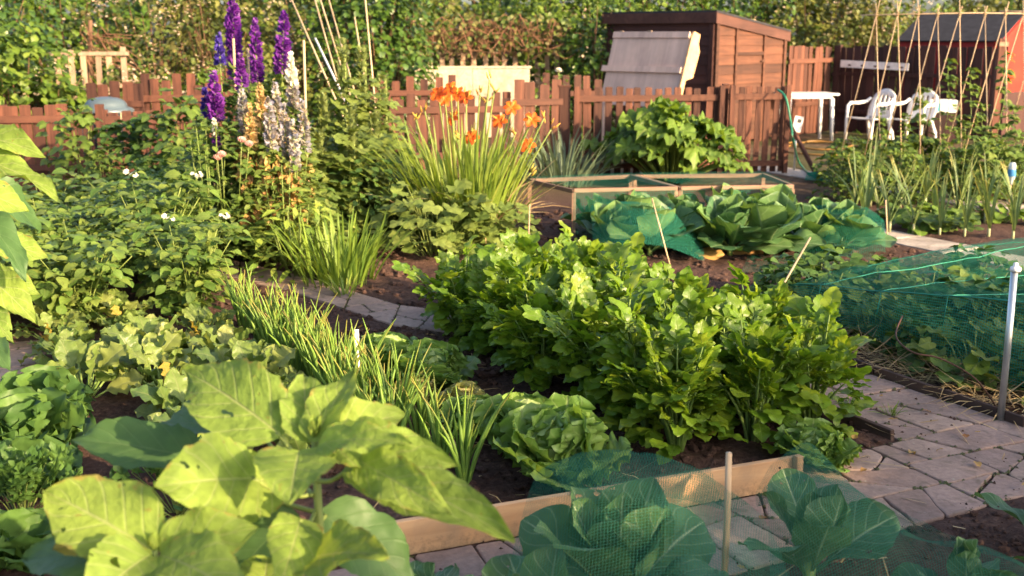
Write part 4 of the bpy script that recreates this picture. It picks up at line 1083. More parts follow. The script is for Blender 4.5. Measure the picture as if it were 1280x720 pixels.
def big_cabbage(n=14, L=.30, head=True, mat='cabbage', up=.55, separate=True):
    r = thing('cabbage', '', 'cabbage')
    stem = MB(); tube(stem, [(0, 0, 0), (0, 0, .12)], [.022, .018], 8); obj('stem', stem, M['celery_stalk'], r)
    PR = [(0, .09), (.06, .12), (.14, .22), (.24, .62), (.36, .9), (.52, 1.0), (.68, .98), (.82, .80), (.93, .5), (1, .16)]
    allm = MB()
    for i in range(n):
        mb = MB() if separate else allm
        k = i / n; az = i * 2.39996 + uni(-.2, .2); el = lerp(up, 1.35, k) + uni(-.1, .1); D, N = frame(az, el, uni(-.2, .2)); LL = L * uni(.9, 1.12) * lerp(1.05, .62, k)
        leaves(mb, [A_(math.cos(az), math.sin(az), 0) * .02 + A_(0, 0, .07 + .05 * k)], [D], [N], LL, LL * .47, fine(PR, 18), ns=12, bend=lerp(.55, -.9, k) + uni(-.2, .2), fold=lerp(.15, .5, k), wave=.04, wf=2.3, jag=.03, crk=.006)
        if separate: obj('leaf', mb, M[mat], r)
    if head:
        h = MB() if separate else allm; m = 7; az = np.arange(m) * 2.4; D, N = frame(az, np.full(m, .9)); P = np.stack([np.cos(az) * .03, np.sin(az) * .03, np.full(m, .12)], -1)
        leaves(h, P, D, N, uni(.15, .19, m) * L / .3, .085 * L / .3, PR, ns=8, bend=-1.9, fold=.3, wave=.012)
        if separate: obj('heart', h, M[mat], r)
    if not separate: obj('foliage', allm, M[mat], r)
    return r

def loose_cabbage(n=10, L=.40, up=1.0, W=.37, mat='cabbage', one=False):
    r = thing('cabbage', '', 'cabbage')
    stem = MB(); tube(stem, [(0, 0, 0), (0, 0, .10)], [.022, .018], 8); obj('stem', stem, M['celery_stalk'], r)
    PR = fine([(0, .07), (.08, .075), (.16, .09), (.24, .22), (.34, .62), (.48, .92), (.62, 1.0), (.76, .92), (.88, .66), (.96, .34), (1, .10)], 22); allm = MB()
    for i in range(n):
        k = i / n; az = i * 2.39996 + uni(-.35, .35); el = lerp(up - .25, 1.38, k) + uni(-.15, .15); D, N = frame(az, el, uni(-.5, .5)); LL = L * uni(.85, 1.12) * lerp(1.0, .72, k)
        mb = MB(); leaves(mb, [A_(math.cos(az), math.sin(az), 0) * .02 + A_(0, 0, .05 + .06 * k)], [D], [N], LL, LL * W * uni(.85, 1.1), PR, ns=12, bend=lerp(.75, -.5, k) + uni(-.35, .45), fold=lerp(.10, .5, k) + uni(-.05, .2), wave=.045, wf=2.1, jag=.05, twist=uni(-.5, .5), crk=.006)
        if one: allm.v += mb.v; allm.uv += mb.uv; allm.f += [f + allm.n for f in mb.f]; allm.n += mb.n
        else: obj('leaf', mb, M[mat], r)
    if one: obj('foliage', allm, M[mat], r)
    return r

# ------------------------------------------------------------------ celery bed
cel = Stock([celery_plant(h) for h in (.57, .52, .63, .50, .59, .55)])
rows = [(.93, 'row beside the lettuces'), (.56, 'middle row of the celery bed'), (.19, 'row along the stone path')]
for a, nm in rows:
    for i in range(10):
        b = .26 + .255 * i + uni(-.06, .06)
        if a > .9 and i == 0: b += .02
        sc = uni(.90, 1.08) * (1.0 if i else .93) * lerp(.92, .76, i / 9)
        cel.put(bed(a + uni(-.07, .07), b), uni(0, 6.28), (sc * 1.2, sc * 1.2, sc * uni(.97, 1.1)), f'bushy celery plant, {ORD[i]} from the front in the {nm}', 'celery plants in three rows')
# lettuces
HEL[0] = .15
let = Stock([lettuce_plant(D0=.24, n=30), lettuce_plant(D0=.22, n=28)])
pale = Stock([lettuce_plant('lettuce_pale', False, .15, 20)])
let.put(bed(1.52, .23), .4, (1.08, 1.08, 1.35), 'big frilly light green lettuce nearest the board, with a full heart', 'row of lettuces', 0)
let.put(bed(1.50, .56), 2.0, (1, 1, 1.25), 'frilly green lettuce just behind the biggest lettuce', 'row of lettuces', 1)
let.put(bed(1.56, .86), 3.0, .85, 'green lettuce third from the board, before the pale bolted ones', 'row of lettuces', 1)
pale.put(bed(1.50, 1.16), .5, 1.0, 'pale yellowish crinkled lettuce between green ones, nearer of the two pale ones', 'row of lettuces')
pale.put(bed(1.62, 1.42), 1.5, .9, 'pale bleached lettuce, farther of the two pale ones beside the onions', 'row of lettuces')
let.put(bed(1.47, 1.58), 4.0, .95, 'sunlit green lettuce behind the pale bolted lettuces', 'row of lettuces', 0)
let.put(bed(1.58, 1.92), 5.0, 1.0, 'farthest lettuce of the row, close to the middle path', 'row of lettuces', 1)
let.put(bed(.50, -.05), 1.0, .72, 'small round pale-hearted lettuce under the front celery by the path corner', 'row of lettuces', 0)
HEL[0] = .45
# onions: two close rows
on = Stock([onion_plant(h) for h in (.36, .39, .33, .38, .35, .40)])
for a, nm, i0, b1 in ((1.86, 'row next to the lettuces', .35, 2.75), (2.00, 'row next to the beets', .75, 3.2)):
    n = 24
    for i in range(n):
        on.put(bed(a + uni(-.05, .05), lerp(i0, b1, i / (n - 1)) + uni(-.03, .03)), uni(0, 6.28), uni(.85, 1.08), f'thin onion plant, {ORD[i]} from the front in the {nm}', 'onions in two rows')
mk2 = thing('plant_tag', 'small white plastic plant tag standing among the onions', 'plant tag', bed(1.78, 1.78), .5)
v, f = bevbox((.022, .004, .27), .001); mb = MB(); mb.add(v + np.array([0, 0, .165]), f); obj('plate', mb, M['white_plastic'], mk2, False)
# beets
be = Stock([beet_plant(.0), beet_plant(.1), beet_plant(.0), beet_plant(.16), beet_plant(.0)])
for a, nm, i0, b1, n in ((2.30, 'row beside the onions', .9, 3.0, 8), (2.66, 'middle beet row', .95, 3.5, 10), (3.02, 'outer beet row', 2.2, 3.6, 6)):
    for i in range(n):
        be.put(bed(a + uni(-.05, .05), lerp(i0, b1, i / (n - 1)) + uni(-.04, .04)), uni(0, 6.28), uni(.85, 1.2), f'leafy beet plant, {ORD[i]} from the front in the {nm}', 'beets in three rows')
M['parsley'] = leaf_mat('parsley_leaf', [(.05, .115, .03), (.075, .15, .035), (.10, .19, .04)], .35)  # leaf green darkened, the salad plants' shade put into the colour
def frilly(D0):
    r = thing('salad_plant', '', 'salad plant'); lf = MB(); n = 30; PR = fine([(0, .18), (.2, .3), (.4, .6), (.6, .9), (.8, 1.0), (.93, .75), (1, .4)], 14); k = np.linspace(0, 1, n)
    rosette(lf, n, D0, D0 * .42, PR, .3, 1.35, r0=.012, z0=.02, ns=10, bend=uni(-.4, .9, n), fold=uni(0, .3, n), wave=.09, wf=5.0, jag=.35, crk=.02)
    obj('foliage', lf, M['parsley'], r); return r
def parsley(h=.3):
    r = thing('parsley_plant', '', 'parsley'); st = MB(); lf = MB(); n = 40; az = uni(0, 6.28, n); el = uni(.35, 1.4, n); L = h * uni(.6, 1, n)
    D, N = frame(az, el); P = D * L[:, None]
    for p in P: tube(st, [p * .05, p * .5 + A_(0, 0, .02), p], [.003, .0025, .002], 3, cap=False)
    for tn in (-1.1, -.5, 0, .5, 1.1):
        Bv = np.cross(D, N); fans(lf, P, D * math.cos(tn) + Bv * math.sin(tn) + A_(0, 0, -.2), N, .036 * uni(.7, 1.2, n), lobes(5, .45, .5, .1, 15), 20, (.5, 1), cup=.1, wave=.22, wk=5, off=1.0)
    obj('stalks', st, M['stem'], r); obj('foliage', lf, M['parsley'], r); return r
pa = Stock([frilly(.26), frilly(.23), parsley(.26)])
for i, (x, y) in enumerate(((-1.98, 4.35), (-1.86, 4.02), (-1.72, 3.66), (-2.10, 4.75), (-1.60, 3.35), (-1.2, 3.75))):
    pa.put((x, y, 0), i * 1.3, uni(.9, 1.15), f'frilly green salad plant at the outer edge of the bed, {ORD[i]} of its ragged row' if i < 5 else 'frilly green salad plant in shade behind the sunflowers', 'frilly salad plants at the edge of the bed')
# potatoes
po = Stock([potato_plant(.58), potato_plant(.60, flowers=True), potato_plant(.62), potato_plant(.55)])
POT = []
for r_, (x0, y0, x1, y1, n) in enumerate(((-1.95, 6.65, -3.15, 9.0, 6), (-2.55, 6.45, -3.75, 8.8, 6), (-3.1, 6.2, -4.3, 8.6, 6))):
    for i in range(n):
        po.put((lerp(x0, x1, i / (n - 1)) + uni(-.06, .06), lerp(y0, y1, i / (n - 1)) + uni(-.06, .06), 0), uni(0, 6.28), uni(.9, 1.12),
               f'sunlit potato plant, {ORD[i]} from the front in the {("row next to the delphiniums", "middle potato row", "outer potato row")[r_]}', 'potato plants in three rows', 1 if (r_ == 0 and i in (0, 2)) else (0, 2, 3)[(i + r_) % 3])

HEL[0] = 0.0
# ------------------------------------------------------------------ sunflowers in the near corner, each leaf placed on its stem
def sun_leaf(root, base, tip, w, hint, bend=.35, fold=.10, mat='sun', stalk=None, wave=.012, twist=0.0):
    o0 = Vector(root.location); b, t = np.array(base - o0), np.array(tip - o0)
    L = np.linalg.norm(t - b); D = (t - b) / L; N = np.array(hint, float)
    N = nrm(N - D * np.dot(N, D)); k = bend / 2; D2 = D * math.cos(k) + N * math.sin(k); N2 = N * math.cos(k) - D * math.sin(k)
    fine_ = fine(HEART, 22)
    mb = MB(); leaves(mb, [b], [D2], [N2], L * 1.02, w * 1.12, fine_, ns=14, bend=bend + rng.uniform(.0, .35), fold=fold + rng.uniform(.08, .30), wave=wave * 3.4, wf=rng.uniform(1.3, 2.4), jag=.07, twist=twist + rng.uniform(-.35, .35), crk=.008)
    o = obj('leaf', mb, M[mat], root)
    if stalk is not None:
        s = np.array(stalk - o0); mid = (s + b) / 2 + A_(0, 0, -.02)
        obj('leaf_stalk', tube(MB(), smooth_path([s, mid, b + D2 * .015], 4), .0055, 6), M['stem'], o)
    return o
def sunflower(label, base, top, r=.011):
    t = thing('young_sunflower', label, 'sunflower', base, 0, 'young sunflowers'); b = np.array(Vector(top) - Vector(base))
    obj('stem', tube(MB(), [(0, 0, 0), tuple(b * .5 + A_(.015, .01, 0)), tuple(b)], [r * 1.3, r * 1.1, r * .7], 10), M['stem'], t)
    return t
YA = 2.30
topA = p3(393, 548, YA)
SA = sunflower('large young sunflower with broad sunlit leaves at the corner of the board', (topA.x - .02, YA, 0), topA)
SL = lambda *a, **k: sun_leaf(SA, *a, **k)
st_ = lambda y: Vector((topA.x - .005, YA, p3(393, y, YA).z))
UPC = (.15, -.55, .85)
SL(p3(352, 545, 2.33), p3(226, 452, 2.52), .085, (.25, -.75, .62), .25, .06, stalk=st_(575))
SL(p3(386, 553, 2.31), p3(378, 462, 2.46), .050, (.1, -.85, .45), .2, .10)
SL(p3(392, 552, 2.29), p3(443, 458, 2.42), .050, (-.35, -.8, .5), .25, .12)
SL(p3(398, 550, 2.30), p3(506, 512, 2.36), .052, (-.1, -.8, .7), .35, .10)
SL(p3(400, 553, 2.26), p3(570, 578, 2.20), .050, (-.1, -.75, .8), .45, .12)
SL(p3(398, 556, 2.22), p3(505, 545, 2.08), .034, (0, -.7, .8), .4, .14)
SL(p3(374, 563, 2.22), p3(362, 628, 2.02), .075, (.1, -.75, .75), .30, .10)
SL(p3(322, 598, 2.22), p3(196, 606, 2.06), .082, (.2, -.7, .72), .25, .08, stalk=st_(618))
SL(p3(345, 590, 2.34), p3(255, 648, 2.22), .070, (.3, -.7, .6), .35, .06, mat='sun')
SL(p3(436, 580, 2.26), p3(640, 668, 2.02), .062, (.25, -.7, .75), .45, .16, stalk=st_(600))
SL(p3(448, 575, 2.20), p3(560, 640, 1.98), .045, (-.5, -.6, .65), .3, .05)
SL(p3(376, 648, 2.2), p3(352, 730, 1.95), .050, (.3, -.7, .65), .3, .08, stalk=st_(640))
SL(p3(380, 700, 2.12), p3(480, 690, 1.94), .060, (0, -.6, .85), .3, .10, stalk=st_(680))
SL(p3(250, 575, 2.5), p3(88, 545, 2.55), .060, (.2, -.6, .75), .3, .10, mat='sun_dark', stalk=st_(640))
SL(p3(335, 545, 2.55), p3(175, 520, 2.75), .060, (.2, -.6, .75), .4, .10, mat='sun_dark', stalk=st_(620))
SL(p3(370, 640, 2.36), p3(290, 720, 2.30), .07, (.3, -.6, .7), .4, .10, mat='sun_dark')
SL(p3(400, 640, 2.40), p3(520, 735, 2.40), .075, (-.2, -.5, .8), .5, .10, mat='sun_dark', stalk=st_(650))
# growing tip
mb = MB(); az = np.arange(9) * 2.4; D, N = frame(az, uni(.9, 1.3, 9)); leaves(mb, np.tile(np.array(topA) - np.array(SA.location), (9, 1)), D, N, uni(.035, .06, 9), .012, OVAL, bend=-.6, fold=.3); obj('bud', mb, M['sun'], SA)
YB = 2.05
topB = p3(193, 688, YB)
SB = sunflower('smaller young sunflower at the near left, lower than its neighbour', (topB.x - .01, YB, 0), topB, .009)
SL2 = lambda *a, **k: sun_leaf(SB, *a, **k)
SL2(p3(194, 690, 2.05), p3(56, 612, 2.12), .082, (.3, -.7, .65), .35, .12)
SL2(p3(200, 690, 2.05), p3(320, 658, 2.05), .055, (-.1, -.8, .6), .35, .14)
SL2(p3(200, 694, 2.02), p3(300, 735, 1.85), .065, (.05, -.6, .8), .4, .10)
SL2(p3(188, 694, 2.02), p3(110, 750, 1.85), .065, (.2, -.6, .8), .4, .10)
SL2(p3(198, 690, 2.08), p3(205, 640, 2.2), .030, (.1, -.85, .5), .3, .12)
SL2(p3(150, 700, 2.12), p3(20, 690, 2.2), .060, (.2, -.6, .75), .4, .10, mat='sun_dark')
SL2(p3(130, 676, 2.15), p3(66, 684, 2.10), .034, (.2, -.6, .75), .4, .10, mat='beet_yellow')
SL2(p3(330, 735, 2.15), p3(335, 690, 2.25), .05, (.2, -.6, .75), .4, .10)
mb = MB(); az = np.arange(6) * 2.4; D, N = frame(az, uni(.8, 1.3, 6)); leaves(mb, np.tile(np.array(topB) - np.array(SB.location), (6, 1)), D, N, uni(.03, .05, 6), .011, OVAL, bend=-.6, fold=.3); obj('bud', mb, M['sun'], SB)
# a taller one at the left edge
YC = 4.0
topC = Vector((-2.02, YC, 1.42))
SC3 = sunflower('tall sunflower at the left edge, its big leaves reaching into view', (-2.05, YC, 0), topC, .013)
SL3 = lambda *a, **k: sun_leaf(SC3, *a, **k)
sc3 = lambda z: Vector((-2.03, YC, z))
SL3(p3(-55, 175, 4.0), p3(48, 178, 3.85), .058, (.2, -.6, .75), .5, .1, stalk=sc3(1.34))
SL3(p3(-50, 195, 3.95), p3(72, 245, 3.75), .062, (.45, -.6, .65), .6, .16, stalk=sc3(1.25))
SL3(p3(-35, 235, 4.1), p3(36, 262, 4.15), .055, (-.1, -.8, .6), .3, .1, stalk=sc3(1.2))
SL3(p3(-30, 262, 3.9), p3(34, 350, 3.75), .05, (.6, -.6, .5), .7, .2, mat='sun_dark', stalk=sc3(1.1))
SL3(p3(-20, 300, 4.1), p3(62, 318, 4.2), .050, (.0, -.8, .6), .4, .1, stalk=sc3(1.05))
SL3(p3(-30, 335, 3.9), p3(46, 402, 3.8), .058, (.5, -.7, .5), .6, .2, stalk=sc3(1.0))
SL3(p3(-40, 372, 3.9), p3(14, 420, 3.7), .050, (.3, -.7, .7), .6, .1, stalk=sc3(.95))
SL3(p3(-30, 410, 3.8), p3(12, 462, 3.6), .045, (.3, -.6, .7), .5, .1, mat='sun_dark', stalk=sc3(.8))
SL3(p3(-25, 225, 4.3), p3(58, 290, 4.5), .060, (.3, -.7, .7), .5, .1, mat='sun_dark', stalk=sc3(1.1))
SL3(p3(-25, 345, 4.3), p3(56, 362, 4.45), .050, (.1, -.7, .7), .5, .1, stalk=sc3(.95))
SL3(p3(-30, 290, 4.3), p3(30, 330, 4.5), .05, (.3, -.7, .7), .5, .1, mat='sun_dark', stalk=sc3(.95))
# ------------------------------------------------------------------ timber board along the bed, corner peg
bd = thing('timber_board', 'pale new timber board edging the bed, with a peg at one end', 'board', BL + bnor * .014, math.atan2(bdir.y, bdir.x))
LB = (BR - BL).length
v, f = bevbox((LB, .024, .125), .003); mb = MB(); mb.add(v + np.array([LB / 2, 0, .0745]), f); obj('plank', mb, M['board'], bd, False)
for x_ in (.06, .74, LB - .10):
    for z_ in (.045, .105):
        mb = MB(); lathe(mb, [(.0005, .003), (.004, .0028), (.0045, 0)], 8); o = obj('screw', mb, M['rust'], bd); o.location = (x_ + RF.gauss(0, .004), -.0125, z_); o.rotation_euler = (PI / 2, 0, 0)
v, f = bevbox((.03, .03, .26), .003); mb = MB(); mb.add(v + np.array([LB - .03, -.029, .02]), f); obj('peg', mb, M['post_pale'], bd, False)
v, f = bevbox((.03, .03, .22), .003); mb = MB(); mb.add(v + np.array([.012, -.029, .01]), f); obj('peg', mb, M['rust'], bd, False)
# low dark edging strips
def edging(label, p, q):
    d = q - p; t = thing('edging_strip', label, 'edging', p, math.atan2(d.y, d.x)); L = d.length; n = int(L / .5) + 1
    for i in range(n):
        v, f = bevbox((L / n - .008, .022, .075), .004); mb = MB(); mb.add(v + np.array([L * (i + .5) / n, RF.gauss(0, .004), .022]), f); o = obj('segment', mb, M['dark_edge'], t, False); o.rotation_euler = (RF.gauss(0, .06), RF.gauss(0, .008), 0)
M['dark_edge'] = wood_mat('dark_edging', (.10, .065, .05), (.045, .03, .026), 0, 14, .85, .5)
edging('dark wooden edging between the netted bed and the stone path', bed(-.625, -.15), bed(-.625, 3.0))
edging('dark wooden edging along the celery bed beside the path', bed(.008, .0), bed(.008, 2.9))
# ------------------------------------------------------------------ nets
def net_sheet(q, zf, nu, nv):
    """q: four corners on plan (back-left, back-right, front-right, front-left); zf(x, y, u, v) gives the height"""
    a, b, c, d = [np.array(p[:2], float) for p in q]; v = []; uv = []
    for j in range(nv + 1):
        for i in range(nu + 1):
            u, w_ = i / nu, j / nv; p = (a * (1 - u) + b * u) * (1 - w_) + (d * (1 - u) + c * u) * w_
            v.append((p[0], p[1], zf(p[0], p[1], u, w_)))
    v = np.array(v).reshape(nv + 1, nu + 1, 3)
    du = np.concatenate([np.zeros((nv + 1, 1)), np.cumsum(np.linalg.norm(np.diff(v, axis=1), axis=2), 1)], 1)
    dv = np.concatenate([np.zeros((1, nu + 1)), np.cumsum(np.linalg.norm(np.diff(v, axis=0), axis=2), 0)], 0)
    g = np.arange((nu + 1) * (nv + 1)).reshape(nv + 1, nu + 1)
    return MB().add(v.reshape(-1, 3), np.stack([g[:-1, :-1], g[:-1, 1:], g[1:, 1:], g[1:, :-1]], -1).reshape(-1, 4), np.stack([du, dv], -1).reshape(-1, 2))
def smax(vals, k=28.0):
    m = max(vals); return m + math.log(sum(math.exp(k * (x - m)) for x in vals)) / k
# near cabbages
HEL[0] = .1
CAB = [(.31, 3.02, 'large netted cabbage with upright veined leaves in front of the board', .40, 13, True, 1.1),
       (.93, 3.22, 'netted cabbage right of the wooden stake, with one tall leaf against the peg', .30, 9, False, 1.05),
       (1.33, 3.02, 'small netted cabbage plant near the bare soil corner', .21, 8, False, .8),
       (.08, 2.72, 'cabbage at the near edge with a broad bluish leaf pointing left', .34, 9, False, .5),
       (-.28, 2.86, 'small cabbage plant mostly below the board beside the sunflower', .22, 8, False, .6),
       (.68, 2.68, 'cabbage plant at the near edge in front of the stake', .22, 8, False, .7)]
for i, (x, y, lab, L, n, hd, up) in enumerate(CAB):
    c = loose_cabbage(n, L, up); c.location = (x, y, 0); c.rotation_euler = (0, 0, i * 1.1 + .3); c['label'] = lab
tents1 = [(.31, 3.02, .47, .20, .8), (.12, 3.18, .36, .10, .8), (.50, 3.16, .40, .08, .8)]
tents2 = [(.93, 3.22, .34, .13, .9), (1.33, 3.02, .22, .10, .6), (.68, 2.68, .22, .1, .6), (1.04, 3.74, .30, .02, 1.1)]
def tentz(T, floor, amp=.008, k=28.0):
    def f(x, y, u, v):
        z = smax([floor] + [h - sl * max(0, math.hypot(x - X_, y - Y_) - r0) for X_, Y_, h, r0, sl in T], k)
        return z + amp * mnoise.noise((x * 9, y * 9, 1.7)) + amp * .5 * mnoise.noise((x * 24, y * 8, 4.0))
    return f
bp = lambda f, z=.142: BL + bdir * ((BR - BL).length * f) + bnor * .012
f1 = tentz(tents1, .06)
def f1b(x, y, u, v):
    z = f1(x, y, u, v); k = max(0, 1 - v / .22); return lerp(z, max(.147, min(z, .30)), k) if k > 0 else z
tag(obj('crop_net', net_sheet((bp(.42), bp(.76), (.78, 2.45), (-.08, 2.45)), f1b, 46, 46), M['net']), 'green mesh net draped over the large cabbage and hooked to the timber board', 'net')
tag(obj('crop_net', net_sheet(((.86, 3.70), (1.20, 4.10), (1.95, 2.75), (.66, 2.42)), tentz(tents2, .030), 46, 46), M['net']), 'green mesh net spread over small cabbages and the edge of the paving', 'net')
c2 = [o for o in bpy.data.objects if o.name.startswith('cabbage') and o.parent is None and o.get('label', '').startswith('netted cabbage right')][0]
def cab_leaf(base, tip, w, hint, bend, fold=.3):
    Mi = (Matrix.Translation(c2.location) @ Matrix.Rotation(c2.rotation_euler.z, 4, 'Z')).inverted(); b, t = np.array(Mi @ base), np.array(Mi @ tip); L = np.linalg.norm(t - b); D = (t - b) / L; N = np.array(Mi.to_3x3() @ Vector(hint)); N = nrm(N - D * np.dot(N, D)); k = bend / 2
    mb = MB(); leaves(mb, [b], [D * math.cos(k) + N * math.sin(k)], [N * math.cos(k) - D * math.sin(k)], L * 1.02, w, fine([(0, .09), (.1, .12), (.2, .3), (.32, .75), (.5, 1), (.7, .98), (.85, .75), (.95, .45), (1, .15)], 18), ns=10, bend=bend, fold=fold, wave=.03, crk=.006); obj('leaf', mb, M['cabbage'], c2)
cab_leaf(Vector((.98, 3.42, .08)), p3(978, 588, 3.62), .085, (-.2, -.9, .25), -.3)
sk = thing('wooden_stake', 'slim brown wooden stake standing upright among the netted cabbages', 'stake', (.655, 3.18, 0))
obj('shaft', tube(MB(), [(0, 0, 0), (.002, 0, .25), (-.002, 0, .475)], [.011, .0105, .0095], 10), M['cane'], sk)
# plant at the near right corner
r = loose_cabbage(7, .26, .75, .28); r.location = (1.80, 3.42, 0); r['label'] = 'young broad-leaved plant in the bare soil at the near right edge'; r.name = 'young_cabbage'; r['category'] = 'cabbage'
r = loose_cabbage(6, .18, .7, .25); r.location = (1.72, 3.10, 0); r['label'] = 'seedling with narrow leaves below the young plant at the near right edge'; r.name = 'young_cabbage'; r['category'] = 'cabbage'

HEL[0] = .5
# ------------------------------------------------------------------ netted bed on the right
vine = Stock([bush('bean_plant', 'bean plant', 'mid_leaf', .30, .26, 120, .075, OVAL, .40, 8, tri=True), round_bush('strawberry_plant', 'strawberry', 'mid_leaf', .26, .26, 80, .055, 5, .15), bush('bean_plant', 'bean plant', 'dark_leaf', .30, .26, 110, .07, OVAL, .40, 8, tri=True)])
k = 0
for j, a in enumerate((-1.02, -1.42, -1.86, -2.32, -2.85)):
    for i in range(6):
        b = .05 + (.38 if j < 3 else .28) * i + (.12 if j % 2 else 0) + uni(-.06, .06)
        vine.put(bed(a + uni(-.08, .08), b), uni(0, 6.28), uni(.85, 1.15), f'low plant under green net, {ORD[i]} from front in {ORD[j]} row off the stone path', 'low plants under the green net', k % 3); k += 1
def bednet():
    pts = []; As = [-.90, -.91, -.93, -1.0] + list(np.linspace(-1.12, -3.45, 22)) + [-3.52, -3.56]; Bs = np.linspace(-.12, 2.4, 40); v = []
    for ia, a in enumerate(As):
        for b in Bs:
            ridge = lerp(.50, .24, min(1, max(0, b) / 1.9)); mid = .37 + .05 * mnoise.noise((a * 1.4, b * 1.4, 0)) - .035 * abs(math.sin(b * PI / .62))
            t_ = min(1, max(0, (-1.0 - a) / .5)); z = lerp(ridge, mid, t_)
            z = lerp(z, .46, min(1, max(0, (-2.2 - a) / .9)) * max(0, 1 - abs(b - .9) / 1.4))
            if ia == 0: z = .10 + .05 * mnoise.noise((b * 3, 1, 1))
            elif ia == 1: z = lerp(.10, ridge, .5)
            if ia == len(As) - 1: z = .04
            e = max(0, (b - 1.65) / .75); z = lerp(z, .03, e * e * (3 - 2 * e)) if ia < len(As) - 1 else z
            p = bed(a + .02 * mnoise.noise((b * 4, a, 3)), b, z + .012 * mnoise.noise((a * 8, b * 3, 2))); v.append(tuple(p))
    v = np.array(v).reshape(len(As), len(Bs), 3)
    du = np.concatenate([np.zeros((1, len(Bs))), np.cumsum(np.linalg.norm(np.diff(v, axis=0), axis=2), 0)], 0)
    dv = np.concatenate([np.zeros((len(As), 1)), np.cumsum(np.linalg.norm(np.diff(v, axis=1), axis=2), 1)], 1)
    g = np.arange(len(As) * len(Bs)).reshape(len(As), len(Bs))
    return MB().add(v.reshape(-1, 3), np.stack([g[:-1, :-1], g[:-1, 1:], g[1:, 1:], g[1:, :-1]], -1).reshape(-1, 4), np.stack([du, dv], -1).reshape(-1, 2)), v
nm, nv_ = bednet()
bn = tag(obj('bed_net', nm, M['net_far']), 'large green net stretched low over the bed beside the metal pole', 'net')
for j in (3, 11, 18, 25, 31):
    obj('edge_cord', tube(MB(), nv_[1:, j] + np.array([0, 0, .004]), .003, 4), M['string'], bn)
obj('edge_cord', tube(MB(), nv_[2, :] + np.array([0, 0, .004]), .003, 4), M['string'], bn)
pole = thing('metal_pole', 'galvanised metal pole with a white cap at the corner of the netted bed', 'pole', (*gp(1250, 529)[:2], 0))
obj('tube', tube(MB(), [(0, 0, -.02), (.0, 0, .35), (-.004, 0, .70)], .0155, 14), M['steel'], pole)
mb = MB(); lathe(mb, [(.001, .698), (.022, .698), (.024, .705), (.022, .716), (.012, .722), (.010, .735), (.001, .738)], 14); obj('cap', mb, M['white_plastic'], pole)
tag(obj('bent_hoop', tube(MB(), smooth_path([gp(1128, 395, .42), gp(1120, 420, .42), gp(1140, 440, .40), gp(1175, 448, .38), gp(1215, 470, .30), gp(1238, 497, .14), gp(1246, 512, .0)]), .004, 6), M['rust']), 'thin rusty bent hoop sticking out by the foot of the metal pole', 'hoop')
cn = thing('bamboo_cane', 'bare bamboo cane leaning at the corner of the celery bed', 'cane', bed(.05, 1.15)); p_ = p3(958, 392, 5.35); q_ = p3(1013, 297, 5.55); o0 = np.array(cn.location)
obj('shaft', tube(MB(), [np.array(p_) * 1 - o0 - (np.array(q_) - np.array(p_)) * .9, np.array(p_) - o0, np.array(q_) - o0], [.006, .006, .005], 7), M['cane'], cn)
# straw and dry weeds along the front of the netted bed
def straw(n, seed, amin, amax, bmin, bmax):
    r = np.random.default_rng(seed); a = r.uniform(amin, amax, n); b = r.uniform(bmin, bmax, n); az = r.uniform(0, 6.28, n); el = r.uniform(-.1, .5, n)
    P = np.stack([C0.x - U.x * a + V.x * b, C0.y - U.y * a + V.y * b, r.uniform(.02, .07, n)], -1); D, N = frame(az, el); mb = MB()
    leaves(mb, P, D, N, r.uniform(.08, .26, n), .0028, [(0, 1), (.5, 1), (1, .3)], ns=1, bend=r.uniform(-.4, 1.0, n)); return mb
tag(obj('straw', straw(1700, 4, -1.25, -.64, -.4, 1.9), M['straw']), kind='stuff')
tag(obj('fallen_straw', straw(90, 9, -.5, 2.4, -1.2, 2.0), M['straw']), kind='stuff')
def litter(n, seed):
    r = np.random.default_rng(seed); a = r.uniform(-1.0, 2.4, n); b = r.uniform(-1.2, 2.8, n); P = np.stack([C0.x - U.x * a + V.x * b, C0.y - U.y * a + V.y * b, r.uniform(.026, .04, n)], -1); D, N = frame(r.uniform(0, 6.28, n), r.uniform(-.1, .3, n)); mb = MB()
    h0 = HEL[0]; HEL[0] = 0; leaves(mb, P, D, N, r.uniform(.02, .06, n), r.uniform(.006, .018, n), OVAL, ns=4, bend=r.uniform(-1.2, 1.2, n), fold=.3, wave=.08); HEL[0] = h0; return mb
tag(obj('leaf_litter', litter(150, 12), M['dead']), kind='stuff')
# tufts of grass in the joints
for i, (px, py, lab) in enumerate(((1112, 521, 'small grass tuft growing in a paving joint by the celery'), (1062, 508, 'tiny grass tuft at the shaded side of the celery bed'), (1120, 462, 'grass tuft in the straw at the netted bed edge'))):
    t = strap_clump('grass_tuft', '', 'grass_leaf', 26, .07 if i < 2 else .12, .0022, r0=.035, lean=(.3, 1.2), bend=(.2, 1.0))
    o = obj('grass_tuft', t, M['grass_leaf']); o.location = (*gp(px, py)[:2], .015); tag(o, lab, 'grass tuft')

